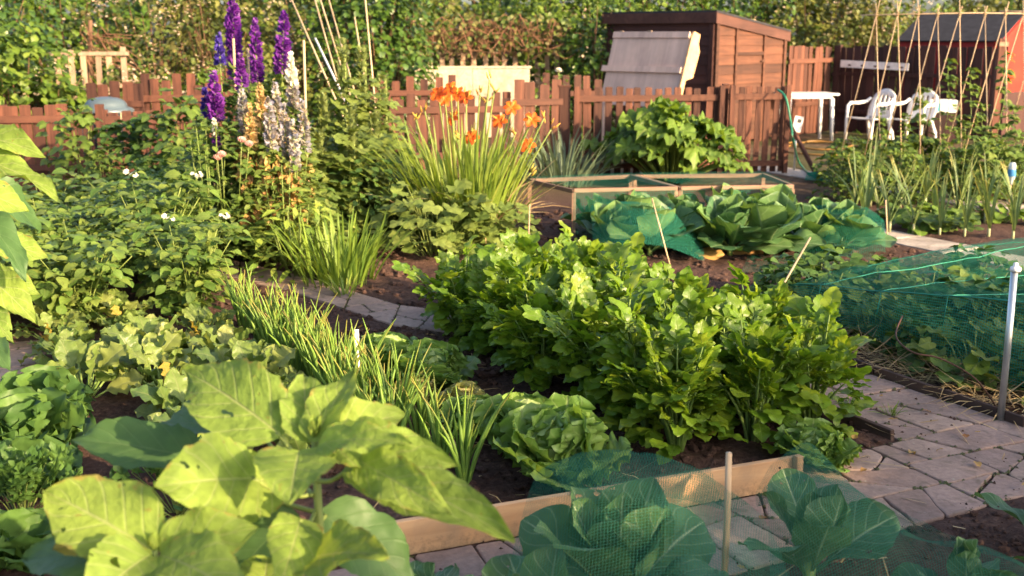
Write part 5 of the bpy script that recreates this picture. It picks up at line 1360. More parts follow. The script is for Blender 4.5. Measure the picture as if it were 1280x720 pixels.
# ------------------------------------------------------------------ far brassica bed with its timber frame
HEL[0] = .25
fc = Stock([loose_cabbage(14, .46, .7, .42, 'cabbage_far', True), loose_cabbage(13, .50, .8, .40, 'cabbage_far', True), loose_cabbage(15, .42, .6, .42, 'cabbage_far', True)])
HEL[0] = .5
for i, (px, py, s) in enumerate(((765, 318, .9), (812, 322, .95), (862, 318, 1.0), (912, 322, 1.05), (958, 322, 1.05), (1005, 318, .95), (1052, 316, .9), (790, 300, .9), (850, 298, .9), (905, 298, 1.0), (965, 298, .95), (1025, 300, .85), (745, 296, .8))):
    q = gp(px, py); fc.put((q.x, q.y, 0), uni(0, 6.28), s, f'big leafy cabbage, {ORD[i if i < 7 else i - 7]} from the left in the {"front" if i < 7 else "back"} row beyond the celery', 'cabbages beyond the celery', i % 3)
FA = [Vector((.52, 9.35, .43)), Vector((1.40, 9.50, .43)), Vector((1.10, 10.35, .43)), Vector((.16, 10.05, .43))]
FB = [Vector((1.44, 9.50, .43)), Vector((2.42, 9.62, .43)), Vector((2.35, 10.45, .43)), Vector((1.14, 10.35, .43))]
for Q, lab in ((FA, 'weathered timber frame with green netting, nearer the daylilies'), (FB, 'weathered timber frame with green netting, nearer the white table')):
    fr = thing('netting_frame', lab, 'plant frame', (Q[0].x, Q[0].y, 0)); o0 = Q[0].copy(); o0.z = 0
    for k in range(4):
        a, b = Q[k] - o0, Q[(k + 1) % 4] - o0; d = b - a; mb = MB(); box(mb, (0, 0, 0), (d.length, .026, .034)); o = obj('rail', mb, M['frame_wood'], fr, False); o.location = (a + b) / 2 + Vector((0, 0, -.002 * k)); o.rotation_euler = (0, 0, math.atan2(d.y, d.x))
        mb = MB(); box(mb, (0, 0, .205), (.034, .034, .41)); o = obj('post', mb, M['frame_wood'], fr, False); o.location = (a.x, a.y, 0)
    top = net_sheet([p - o0 for p in (Q[3], Q[2], Q[1], Q[0])], lambda x, y, u, v: .462 - .05 * math.sin(PI * u) * math.sin(PI * v), 8, 6)
    obj('net_top', top, M['net_thin'], fr)
    a, b = Q[0] - o0, Q[1] - o0; n = 12; mb = MB(); L = (b - a).length
    mb.add([(lerp(a.x, b.x, i / n), lerp(a.y, b.y, i / n) - .02, z) for z in (.42, .02) for i in range(n + 1)], [[i, i + 1, n + 2 + i, n + 1 + i] for i in range(n)], [(L * i / n, z) for z in (0, .4) for i in range(n + 1)])
    obj('net_side', mb, M['net_thin'], fr)
def drape(q, T, lab, mat):
    tag(obj('crop_net', net_sheet(q, tentz(T, .03, .012, 18), 30, 24), M[mat]), lab, 'net')
c_ = lambda px, py: gp(px, py)
drape((c_(735, 292), c_(872, 296), c_(880, 336), c_(742, 336)), [(*c_(800, 322)[:2], .40, .22, 1.0), (*c_(770, 310)[:2], .36, .2, .9)], 'green net draped over the far cabbages at the celery end', 'net_far')
drape((c_(985, 292), c_(1096, 292), c_(1106, 330), c_(1000, 334)), [(*c_(1050, 314)[:2], .36, .2, .8)], 'thin green net draped over the farthest right of the big cabbages', 'net_thin')
tag(obj('flat_net', net_sheet((c_(935, 326), c_(1092, 322), c_(1100, 346), c_(925, 348)), lambda x, y, u, v: .035 + .02 * mnoise.noise((x * 5, y * 5, 2)), 24, 10), M['net_thin']), 'grey-green net lying flat on bare soil before the far cabbages', 'net')
for i, (px, py, w_, lab) in enumerate(((905, 320, .20, 'large withered brown leaf lying under the far cabbages'), (868, 324, .14, 'smaller withered brown leaf beside the larger dead leaf'))):
    mb = MB(); leaves(mb, [A_(0, 0, .05)], [A_(1, -.2, .25)], [A_(0, -.5, 1)], w_ * 1.7, w_ * .5, BROAD, ns=6, bend=.7, fold=-.3, wave=.06); o = obj('withered_leaf', mb, M['dead']); o.location = (*gp(px, py)[:2], 0); tag(o, lab, 'dead leaf')
for i, (p, q, lab) in enumerate((((841, 345), (815, 248), 'thin cane leaning in the netted cabbages behind the celery'), ((996, 318), (998, 262), 'short brown stick upright among the far cabbages'), ((1110, 312), (1107, 250), 'thin upright stick at the concrete path by the cabbages'), ((660, 330), (662, 255), 'grey slanting stick beside the daylily clump'))):
    a = gp(*p); t = thing('cane_stick', lab, 'cane', a); b = p3(*q, a.y + .05); obj('shaft', tube(MB(), [(0, 0, 0), tuple((b - a) * .5), tuple(b - a)], [.009, .009, .008] if i == 1 else .006, 6), M['cane'], t)

# ------------------------------------------------------------------ flower border: daylilies, delphiniums, hollyhock, irises
dly = thing('daylily_clump', 'big clump of orange daylilies with arching strap leaves before the picket fence', 'daylily', (-.40, 9.2, 0))
lf = strap_clump('', '', '', 290, .84, .014, r0=.34, lean=(.02, .34), bend=(.08, 1.0)); obj('foliage', lf, M['lily_leaf'], dly)
bk = strap_clump('', '', '', 46, .75, .011, r0=.36, lean=(.2, .7), bend=(.4, 1.6)); obj('dry_leaves', bk, M['straw'], dly)
FL = [(548, 118, 1), (563, 112, 1), (572, 118, 1), (583, 122, 1), (556, 124, 1), (567, 148, 1), (590, 172, 1), (640, 135, 1), (665, 150, 1), (625, 152, 1), (600, 118, 0), (618, 112, 0), (608, 130, 0), (660, 182, 1), (664, 215, 0), (520, 150, 0), (572, 168, 0), (645, 165, 0), (530, 135, 0), (612, 100, 0), (680, 148, 0), (690, 160, 0)]
for i, (px, py, op) in enumerate(FL):
    q = np.array(p3(px, py, 9.2 + uni(-.3, .25))) - np.array(dly.location); root = A_(q[0] * .35, q[1] * .4, .0)
    obj('flower_stalk', tube(MB(), smooth_path([root, lerp(root, q, .55) + A_(0, 0, .06), q], 4), .0065, 5), M['stem'], dly)
    if op:
        fl = MB()
        az0 = uni(0, 6.28); c = q
        tz = uni(-.9, .2)
        for kk in range(6):
            az = kk * PI / 3; D, N = frame(az, .55); ax = np.array([[1, 0, 0], [0, math.cos(-1.0), -math.sin(-1.0)], [0, math.sin(-1.0), math.cos(-1.0)]]); rz_ = np.array([[math.cos(tz), -math.sin(tz), 0], [math.sin(tz), math.cos(tz), 0], [0, 0, 1]])
            ax = np.array([[1, 0, 0], [0, math.cos(1.0), -math.sin(1.0)], [0, math.sin(1.0), math.cos(1.0)]])
            leaves(fl, [c], [rz_ @ ax @ D], [rz_ @ ax @ N], .076, .019 if kk % 2 else .025, [(0, .35), (.3, .8), (.6, 1), (.85, .7), (1, .1)], ns=2, bend=1.1, fold=.25, wave=.03)
        obj('flower', fl, M['lily_flower'], dly)
    for kk in range(3):
        bd_ = MB(); az = uni(0, 6.28); D, N = frame(az, uni(.5, 1.3)); s0 = q + A_(uni(-.02, .02), uni(-.02, .02), uni(-.05, .03)); tube(bd_, [s0, s0 + D * .03, s0 + D * .065], [.004, .008, .003], 6); obj('bud', bd_, M['lily_bud'], dly)

def delphinium(x, y, ztop, zlow, mats, label, R=.06, foliage=True, withered=False, group='delphiniums in the flower border', lean=0.0):
    r = thing('delphinium', label, 'delphinium', (x, y, 0), 0, group)
    sp = lambda z: A_(lean * z * z * .25 + .01 * math.sin(z * 3), .01 * math.cos(z * 2), z)
    obj('flower_stalk', tube(MB(), [sp(z) for z in np.linspace(0, ztop, 8)], np.linspace(.010, .003, 8), 6), M['stem'], r)
    segs = mats if isinstance(mats, list) else [(1.0, mats)]
    z1 = ztop
    for frac, m in segs:
        z0 = z1 - (ztop - zlow) * frac; n = int((z1 - z0) * 420); k = rng.random(n); z = lerp(z0, z1, k)
        az = np.arange(n) * 2.4 + uni(-.3, .3, n); taper = np.clip((ztop - z) / .22, .12, 1) ** .6
        D, N = frame(az, uni(-.1, .5, n)); C = np.array([sp(q) for q in z]) + D * (R * .55 * taper * uni(.7, 1.1, n))[:, None]
        mb = MB(); fans(mb, C, D, D + A_(0, 0, .15) + rng.normal(0, .25, (n, 3)), R * .42 * (.45 + .55 * taper) * uni(.8, 1.2, n), lobes(5, .35, 0), 10, (1.0,), cup=.35, off=.15)
        obj('flower_spike', mb, M[m], r); z1 = z0
    if foliage:
        lf = MB(); n = 100; k = rng.random(n) ** .8; z = k * zlow * .95 + .08; az = uni(0, 6.28, n); D, N = frame(az, uni(-.5, .5, n), uni(-.3, .3, n)); P = np.stack([np.cos(az), np.sin(az), np.zeros(n)], -1) * uni(.03, .2, n)[:, None] * (1.2 - k)[:, None] + np.stack([np.zeros(n), np.zeros(n), z], -1)
        fans(lf, P, D, N, uni(.045, .085, n) * (1.15 - .4 * k), lobes(5, .5, .6, .05, 15), 20, (.5, 1.0), cup=.1, wave=.12, wk=5, droop=.5, off=.9)
        obj('foliage', lf, M['hollyhock' if withered else 'mid_leaf'], r)
    if withered:
        wl = MB(); n = 34; z = uni(.35, max(.5, zlow), n); az = uni(-2.6, -.5, n); D, N = frame(az, uni(-1.3, -.4, n)); P = np.stack([np.cos(az) * .05, np.sin(az) * .05, z], -1)
        leaves(wl, P, D, N, uni(.07, .15, n), .022, BROAD, ns=4, bend=uni(.3, 1.6, n), fold=uni(.2, .8, n), wave=.08); obj('withered_leaves', wl, M['dead'], r)
    return r
def dzx(px, py, Y):
    q = p3(px, py, Y); return q.x, q.z
DEL = [(291, -8, 100, [(.42, 'purple'), (.58, 'purple')], 9.0, 'tallest purple delphinium spike, reaching the top edge', .058, 0, False),
       (275, 42, 84, 'blue', 8.8, 'dark violet-blue delphinium spike left of the tallest purple one', .05, 0, False),
       (268, 90, 152, 'purple', 8.6, 'thick bright purple delphinium spike low at the left of the group', .062, 0, False),
       (257, 110, 148, 'blue', 8.75, 'short dark violet delphinium spike at the far left of the group', .05, 0, False),
       (320, 24, 104, 'purple', 8.9, 'slender straight purple delphinium spike in the middle of the group', .052, 0, False),
       (302, 66, 112, 'purple', 8.75, 'short purple delphinium spike between the two tall ones', .05, 0, False),
       (357, 16, 92, 'purple', 8.9, 'broad leaning purple delphinium spike at the right of the group', .064, .10, False),
       (365, 66, 140, [(.55, 'white_fl'), (.45, 'faded')], 8.7, 'white delphinium spike standing below the broad leaning purple one', .050, 0, False),
       (303, 108, 172, 'faded', 8.55, 'faded whitish delphinium spike below the short purple one', .048, 0, True),
       (326, 104, 170, 'tan_fl', 8.5, 'dried tan delphinium spike gone to seed in the middle', .050, 0, True),
       (345, 104, 165, 'faded', 8.5, 'faded cream delphinium spike right of the dried tan one', .052, 0, True),
       (378, 124, 190, 'faded', 8.6, 'faded grey-white delphinium spike at the right edge of the group', .046, 0, True),
       (268, 148, 192, [(.5, 'white_fl'), (.5, 'purple')], 8.45, 'short low delphinium spike, white above and purple below', .036, 0, False),
       (336, 122, 190, 'faded', 8.3, 'low faded cream delphinium spike in front of the dried tan one', .05, 0, True),
       (312, 128, 185, 'tan_fl', 8.32, 'low tan delphinium spike in front of the faded whitish one', .046, 0, True),
       (366, 150, 215, 'faded', 8.3, 'lowest greyish delphinium spike leaning over the withered leaves', .044, .05, True),
       (355, 130, 200, 'faded', 8.35, 'low faded bluish delphinium spike in front of the white one', .046, 0, True)]
for px, y0, y1, mats, Y, lab, R, ln, wd in DEL:
    x, z1 = dzx(px, y0, Y); _, z0 = dzx(px, y1, Y); delphinium(x - ln * z1 * z1 * .25, Y, z1, z0, mats, lab, R * 1.22, True, wd, lean=ln)
rose = bush('rose_bush', 'rose', 'mid_leaf', 1.08, .42, 620, .058, OVAL4, .36, 12); rose.location = (-2.22, 8.25, 0); rose['label'] = 'leafy bush with pale pink blooms at the foot of the delphiniums'
for px, py in ((302, 178), (311, 183), (272, 200), (277, 196)):
    q = np.array(p3(px, py, 8.05)) - np.array(rose.location); fl = MB(); n = 12; az = np.arange(n) * 2.4; D, N = frame(az, lerp(.2, 1.3, np.arange(n) / n)); leaves(fl, np.tile(q, (n, 1)), D, N, .045, .022, [(0, .3), (.5, 1), (.85, .9), (1, .5)], bend=-.8, fold=.2); obj('flower', fl, M['pink'], rose)
    obj('stems', tube(MB(), [(q[0] * .6, q[1] * .4 + .1, .3), q], .003, 4), M['stem'], rose)
b2 = bush('border_plant', 'border plant', 'mid_leaf', .85, .46, 560, .06, OVAL4, .34, 12); b2.location = (-1.72, 8.35, 0); b2['label'] = 'mid-green leafy border plant below the faded delphiniums'
b3 = bush('border_plant', 'border plant', 'lily_leaf', .55, .33, 190, .11, OVAL, .17, 12, smat='stem'); b3.location = (-1.55, 7.9, 0); b3['label'] = 'lance-leaved light green border plant in front of the withered stems'
ir = thing('iris_clump', 'upright clump of grassy green blades at the middle path edge', 'iris', (-1.22, 7.65, 0)); obj('foliage', strap_clump('', '', '', 120, .44, .010, r0=.25, lean=(.02, .45), bend=(.05, .9)), M['grass_leaf'], ir)
bt = strap_clump('', '', '', 30, .16, .006, r0=.06, lean=(.05, .4)); o = obj('grass_tuft', bt, M['lily_leaf']); o.location = (*gp(430, 372)[:2], 0); tag(o, 'short yellow-green tuft on bare soil in front of the grassy blades', 'grass tuft')
def hollyhock(label, x, y, h, n=46, R=.095, fl='pale_leaf'):
    r = thing('hollyhock', label, 'hollyhock', (x, y, 0)); obj('stem', tube(MB(), [(0, 0, 0), (.02, 0, h * .5), (.03, .0, h)], [.014, .011, .005], 7), M['stem'], r)
    lf = MB(); k = rng.random(n); z = h * lerp(.05, .86, k); az = uni(0, 6.28, n); D, N = frame(az, uni(-.4, .35, n), uni(-.3, .3, n)); P = np.stack([np.cos(az), np.sin(az), np.zeros(n)], -1) * (uni(.05, .28, n) * (1.15 - .8 * k))[:, None] + np.stack([np.zeros(n), np.zeros(n), z], -1)
    fans(lf, P, D, N, R * (1.2 - .75 * k) * uni(.8, 1.2, n), lobes(5, .28, .6, .03, 15), 20, (.5, 1), cup=.1, wave=.10, wk=5, droop=.6, off=.8); obj('foliage', lf, M['hollyhock'], r)
    bu = MB(); m = 220; zz = h * uni(.55, 1.03, m); az = uni(0, 6.28, m); D, N = frame(az, uni(.2, 1.2, m)); leaves(bu, np.stack([np.cos(az) * .03, np.sin(az) * .03, zz], -1), D, N, .045, .018, OVAL4, bend=-.4, fold=.3); obj('inflorescence', bu, M[fl], r)
    return r
for i, (px, Y, h, lab) in enumerate(((455, 10.2, 1.55, 'tall pale hollyhock stem with round buds, left of the daylilies'), (430, 10.0, 1.62, 'tallest pale budded hollyhock under the slanting canes'), (480, 10.4, 1.30, 'shorter hollyhock nearest the picket fence beside the daylilies'), (405, 9.8, 1.15, 'broad-leaved green hollyhock right of the delphiniums'), (438, 9.3, 1.10, 'low leafy hollyhock in front of the tall pale ones'), (468, 9.6, 1.02, 'lowest leafy hollyhock, its leaves touching the daylily blades'), (398, 9.2, .92, 'young hollyhock behind the lance-leaved border plant'))):
    x, _ = gxy(px, Y); hollyhock(lab, x, Y, h, 100, .135)
ml = Stock([round_bush('mallow_plant', 'mallow', 'hollyhock', .62, .42, 150, .075, 5, .28), round_bush('mallow_plant', 'mallow', 'hollyhock', .55, .36, 130, .07, 5, .25)])
for i, (px, py, s, lab) in enumerate(((545, 322, 1.0, 'round bushy mallow with lobed leaves in front of the daylilies'), (610, 318, .9, 'lobed-leaf mallow at the right foot of the daylilies, above the celery'), (500, 300, 1.0, 'darker bushy mallow left of the daylilies'))):
    q = gp(px, py); ml.put((q.x, q.y, 0), i * 1.7, s, lab)
mint = bush('border_plant', 'border plant', 'dark_leaf', .72, .5, 420, .06, OVAL4, .36, 10); mint.location = (-1.15, 9.2, 0); mint['label'] = 'shady dark green border plant between irises and hollyhocks'
bg_ = thing('blue_strap_clump', 'bluish narrow-leaved clump at the foot of the gate post', 'strap-leaved plant', (*gxy(700, 13.0), 0)); obj('foliage', strap_clump('', '', '', 140, .62, .010, r0=.4, lean=(.05, .7), bend=(.2, 1.1)), M['blue_grass'], bg_)

# raspberries, shrubs before the left fence
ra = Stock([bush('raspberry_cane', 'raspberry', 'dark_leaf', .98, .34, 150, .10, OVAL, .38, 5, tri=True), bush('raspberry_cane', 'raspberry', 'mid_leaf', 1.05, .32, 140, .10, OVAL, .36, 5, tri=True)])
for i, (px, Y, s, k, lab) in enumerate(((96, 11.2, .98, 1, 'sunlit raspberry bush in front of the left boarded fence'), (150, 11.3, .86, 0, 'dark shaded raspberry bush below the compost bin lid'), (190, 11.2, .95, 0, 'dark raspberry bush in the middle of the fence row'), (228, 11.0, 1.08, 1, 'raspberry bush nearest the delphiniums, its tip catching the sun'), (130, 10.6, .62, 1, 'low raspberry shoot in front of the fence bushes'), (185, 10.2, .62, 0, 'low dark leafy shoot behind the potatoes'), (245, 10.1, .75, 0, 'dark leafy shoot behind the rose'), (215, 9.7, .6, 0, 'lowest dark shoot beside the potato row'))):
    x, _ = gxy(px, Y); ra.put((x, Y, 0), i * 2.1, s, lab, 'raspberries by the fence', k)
t = thing('bamboo_cane', 'thin bamboo cane standing in the raspberries', 'cane', (*gxy(146, 11.6), 0)); obj('shaft', tube(MB(), [(0, 0, 0), (.05, 0, .93)], .006, 6), M['cane'], t)
# rhubarb
rh = thing('rhubarb', 'large crinkled rhubarb plant in front of the picket gate', 'rhubarb', (*gxy(838, 13.1), 0)); st = MB(); lf = MB(); n = 120
az = uni(0, 6.28, n); rad = uni(.05, .78, n); z = np.clip(.92 - rad * .62 + uni(-.22, .06, n), .15, 1); P = np.stack([np.cos(az) * rad, np.sin(az) * rad * .8, z], -1)
for p in P: tube(st, [(p[0] * .15, p[1] * .15, 0), (p[0] * .7, p[1] * .7, p[2] * .75), p], [.018, .014, .010], 5)
D, N = frame(az + uni(-.4, .4, n), uni(-.5, .5, n)); fans(lf, P, D, N, uni(.11, .20, n), lobes(3, .14, .5, .06, 13), 26, (.35, .7, 1.0), cup=uni(-.5, .4, n), wave=.24, wk=8, droop=.8, off=.7, crk=.05)
obj('stalks', st, M['celery_stalk'], rh); obj('foliage', lf, M['rhubarb'], rh)

# ------------------------------------------------------------------ leeks, beans on their canes, low greens in the far right bed
lk = Stock([leek_plant(.74), leek_plant(.66), leek_plant(.80), leek_plant(.70)])
for r_, (pa_, pb_, n) in enumerate((((1078, 290), (1300, 306), 8), ((1066, 272), (1300, 284), 8), ((1090, 258), (1300, 266), 7))):
    for i in range(n):
        p = gp(lerp(pa_[0], pb_[0], i / (n - 1)) + uni(-5, 5), lerp(pa_[1], pb_[1], i / (n - 1))); p.z = 0
        lk.put(p, uni(-.5, .5), uni(.88, 1.1), f'tall leek with grey-green fan of leaves, {ORD[i]} from the left in the {("front", "middle", "back")[r_]} row', 'leeks in three rows')
cf = thing('bean_cane_frame', 'row of crossed bamboo canes tied to a ridge cane for climbing beans', 'cane frame', (*gxy(1085, 12.6), 0)); o0 = np.array(cf.location)
RZ = 1.93
apx = [1086, 1112, 1137, 1161, 1188, 1219, 1244, 1266, 1290, 1316]
for i, px in enumerate(apx):
    ax = gxy(px, 12.6)[0] - o0[0]; k = uni(-.03, .03)
    for sgn in (-1, 1):
        foot = A_(ax + (-.22 if sgn > 0 else .04) + uni(-.05, .05), sgn * .42, 0); top = A_(ax, 0, RZ); e = (top - foot); tip = top + e / np.linalg.norm(e) * uni(.06, .18)
        obj('cane', tube(MB(), [foot, lerp(foot, tip, .5) + A_(uni(-.012, .012), 0, 0), tip], [.0062, .0056, .0046], 6), M['cane'], cf)
    mb = MB(); th = np.linspace(0, 4 * PI, 18); tube(mb, np.stack([ax + .018 * np.cos(th), .018 * np.sin(th), RZ + .004 * th - .03], -1), .004, 4); obj('twine_tie', mb, M['straw'], cf)
xe = gxy(1330, 12.6)[0] - o0[0]
obj('ridge_cane', tube(MB(), [(-.16, 0, RZ - .012), (xe * .5, 0, RZ + .012), (xe, 0, RZ + .0)], .007, 7), M['cane'], cf)
obj('ridge_cane', tube(MB(), [(xe * .62, .01, RZ + .03), (xe, .01, RZ + .024)], .009, 7), M['cane'], cf)
def climber(h):
    r = thing('bean_plant', '', 'climbing bean'); st = MB(); lf = MB(); n = 54; z = h * rng.random(n) ** 1.2
    th = np.linspace(0, 9, 30); tube(st, np.stack([.02 * np.cos(th), .02 * np.sin(th) + .0, np.linspace(0, h, 30)], -1), .004, 4)
    az = uni(0, 6.28, n); D, N = frame(az, uni(-.6, .3, n)); P = np.stack([np.cos(az), np.sin(az), np.zeros(n)], -1) * (uni(.03, .17, n) * (1.25 - z / h))[:, None]; P[:, 2] = z + .05
    Bv = np.cross(D, N)
    for tn in (0, 1.3, -1.3): leaves(lf, P, D * math.cos(tn) + Bv * math.sin(tn), N, uni(.06, .095, n), .032, OVAL, bend=uni(.2, .9, n), fold=.2)
    obj('stems', st, M['stem'], r); obj('foliage', lf, M['mid_leaf'], r); return r
cl = Stock([climber(1.0), climber(.8), climber(1.35)])
for i, px in enumerate(apx[:9]):
    for sgn in (-1, 1):
        x = gxy(px, 12.6)[0] + (-.18 if sgn > 0 else .04); cl.put((x, 12.6 + sgn * .40, 0), uni(0, 6.28), uni(.8, 1.1) * (.62 if i < 4 else 1), f'young climbing bean on the {ORD[i]} pair of canes from the left, {"back" if sgn > 0 else "front"} cane', 'climbing beans on the canes')
gb = Stock([bush('low_greens', 'bean bush', 'mid_leaf', .58, .34, 150, .07, OVAL, .38, 8, tri=True), bush('low_greens', 'bean bush', 'mid_leaf', .5, .32, 130, .075, OVAL, .4, 8, tri=True)])
for i, px in enumerate((1062, 1092, 1124, 1156, 1190, 1222, 1254, 1285)):
    for r_, Y in enumerate((11.7, 13.2)):
        gb.put((*gxy(px + 12 * r_ + uni(-8, 8), Y + uni(-.25, .25)), 0), uni(0, 6.28), uni(.55, 1.1), f'bushy low bean plant, {ORD[i]} from the left in the row {"behind the leeks" if r_ == 0 else "behind the bean canes"}', 'low bean bushes around the canes')
sw = Stock([round_bush('salad_plant', 'salad plant', 'rhubarb', .20, .18, 46, .06, 3, .1), round_bush('salad_plant', 'salad plant', 'mid_leaf', .17, .18, 46, .055, 3, .1)])
for i, (px, py) in enumerate(((1150, 290), (1185, 292), (1170, 278), (1215, 276), (1260, 280), (1130, 276))):
    q = gp(px, py); sw.put((q.x, q.y, 0), i * 1.2, uni(.9, 1.2), f'low salad plant between the leeks, {ORD[i]} of the scattered ones', 'salad plants between the leeks')
# slanting bean poles behind the hollyhocks
for i, (p, q, Y, lab) in enumerate((((430, 130), (392, -6), 11.4, 'long pale cane slanting left behind the hollyhocks'), ((438, 120), (398, -8), 11.5, 'second pale slanting cane close to the first'), ((446, 125), (410, -4), 11.6, 'third slanting cane of the bundle, darker than the others'), ((420, 102), (396, 52), 11.2, 'short pale bluish-white slanting tube below the canes'), ((392, 62), (362, -6), 11.3, 'thin cane leaning at the delphinium side of the bundle'), ((466, 100), (456, -6), 11.4, 'nearly upright pale cane right of the slanting bundle'), ((456, 100), (444, 26), 11.8, 'shorter grey upright cane beside the pale one'))):
    a, b = np.array(p3(*p, Y)), np.array(p3(*q, Y + .25)); d = b - a; foot = a - d * (a[2] / d[2]) if d[2] > .1 else a
    t = thing('bamboo_cane', lab, 'cane', foot); obj('shaft', tube(MB(), [(0, 0, 0), tuple((b - foot) * .5), tuple((b - foot) * 1.02)], .009 if i != 3 else .011, 6), M['white_plastic'] if i == 3 else M['cane'], t)
for i, (px, y0, Y, lab) in enumerate(((290, 48, 8.9, 'upright wooden flower stake among the purple delphiniums'), (378, 50, 9.0, 'brown wooden stake standing right of the white delphinium'), (308, 60, 9.1, 'slim stake behind the slender purple delphinium'))):
    x, z = dzx(px, y0, Y); t = thing('flower_stake', lab, 'stake', (x, Y, 0)); obj('shaft', tube(MB(), [(0, 0, 0), (0, 0, z * .5), (.01, 0, z)], .011, 6), M['cane'], t)

# ------------------------------------------------------------------ hedges and trees behind
def shrub(name, label, cat, px, Y, wx, wy, h, n, leaf, mat, blossom=0, prof=OVAL4, asp=.45, low=.0, top_var=.25, bmat='blossom', twigs=12, trunk=False, xy=None):
    x, _ = gxy(px, Y) if xy is None else xy; Y = Y if xy is None else xy[1]
    r = thing(name, label, cat, (x, Y, 0)); st = MB(); lf = MB(); sd = rng.uniform(0, 99)
    for i in range(twigs):
        a = uni(0, 6.28); q = A_(math.cos(a) * wx * uni(.2, .7), math.sin(a) * wy * .6, h * uni(.5, .95)); base = A_(q[0] * (.2 if not trunk else .03), q[1] * .2, 0 if not trunk else h * uni(.15, .35))
        tube(st, smooth_path([base, lerp(base, q, .5) + A_(uni(-.1, .1), uni(-.1, .1), .05), q], 3), np.linspace(.03 if trunk else .018, .004, 7), 5)
    if trunk: tube(st, [(0, 0, 0), (.03, 0, h * .4), (0, .02, h * .8)], [.09, .065, .02], 8)
    ks = max(1, n // 9); dc = nrm(rng.normal(0, 1, (ks, 3))); dc[:, 2] = np.abs(dc[:, 2]); pick = rng.integers(0, ks, n); d = nrm(dc[pick] + rng.normal(0, .05, (n, 3))); d[:, 2] = np.abs(d[:, 2]); azc = rng.uniform(-1.1, 1.1, ks)[pick]
    rad = (rng.random(ks) ** .30)[pick] + rng.normal(0, .035, n)
    lump = np.array([1 + top_var * mnoise.noise((q[0] * 2.2 + sd, q[1] * 2.2, q[2] * 2.2)) + .16 * mnoise.noise((q[0] * 6 + sd, q[1] * 6, q[2] * 6)) for q in d])
    # squarer than an ellipsoid, so that neighbours close up
    e = d / (np.abs(d) ** 3).sum(1, keepdims=True) ** (1 / 3)
    zc, hz = (h * low + (h - h * low) * .5, (h - h * low) * .5) if low > 0 else (0.0, h)
    P = e * (rad * lump)[:, None] * A_(wx, wy, hz) + A_(0, 0, zc); P[:, 2] = np.maximum(P[:, 2], .03)
    g = np.array([mnoise.noise((p[0] * 2.6 + sd, p[1] * 2.6, p[2] * 2.6)) for p in P]); kp = (g > -.12) | (rng.random(n) < .2); P = P[kp]; azc = azc[kp]; m = len(P)
    out = nrm(P - A_(0, 0, zc * .9)); az = np.arctan2(out[:, 1], out[:, 0]) + azc + uni(-.6, .6, m); D, N = frame(az, uni(-1.0, .3, m)); N = nrm(N * .6 + out * .8 + rng.normal(0, .35, (m, 3)))
    L = leaf * uni(.7, 1.35, m); leaves(lf, P, D, N, L, L * asp, prof, ns=2 if len(prof) < 5 else 2, bend=uni(.0, .8, m), fold=uni(.0, .4, m))
    obj('branches', st, M['stem_brown'], r); obj('foliage', lf, M[mat], r)
    if blossom:
        bl = MB(); k = blossom; dd = nrm(rng.normal(0, 1, (k, 3))); dd[:, 2] = np.abs(dd[:, 2]); dd[:, 1] = -np.abs(dd[:, 1]); e = dd / (np.abs(dd) ** 3).sum(1, keepdims=True) ** (1 / 3)
        c = e * A_(wx, wy, hz) * uni(.9, 1.06, (k, 1)) + A_(0, 0, zc); sub = 7
        P = (c[:, None] + rng.normal(0, .055, (k, sub, 3))).reshape(-1, 3); D, N = frame(uni(0, 6.28, k * sub), uni(-.3, .9, k * sub)); fans(bl, P, D, N, uni(.014, .028, k * sub), lobes(5, .3, 0), 8, (1.0,), cup=.2, off=.0); obj('blossom', bl, M[bmat], r)
    return r
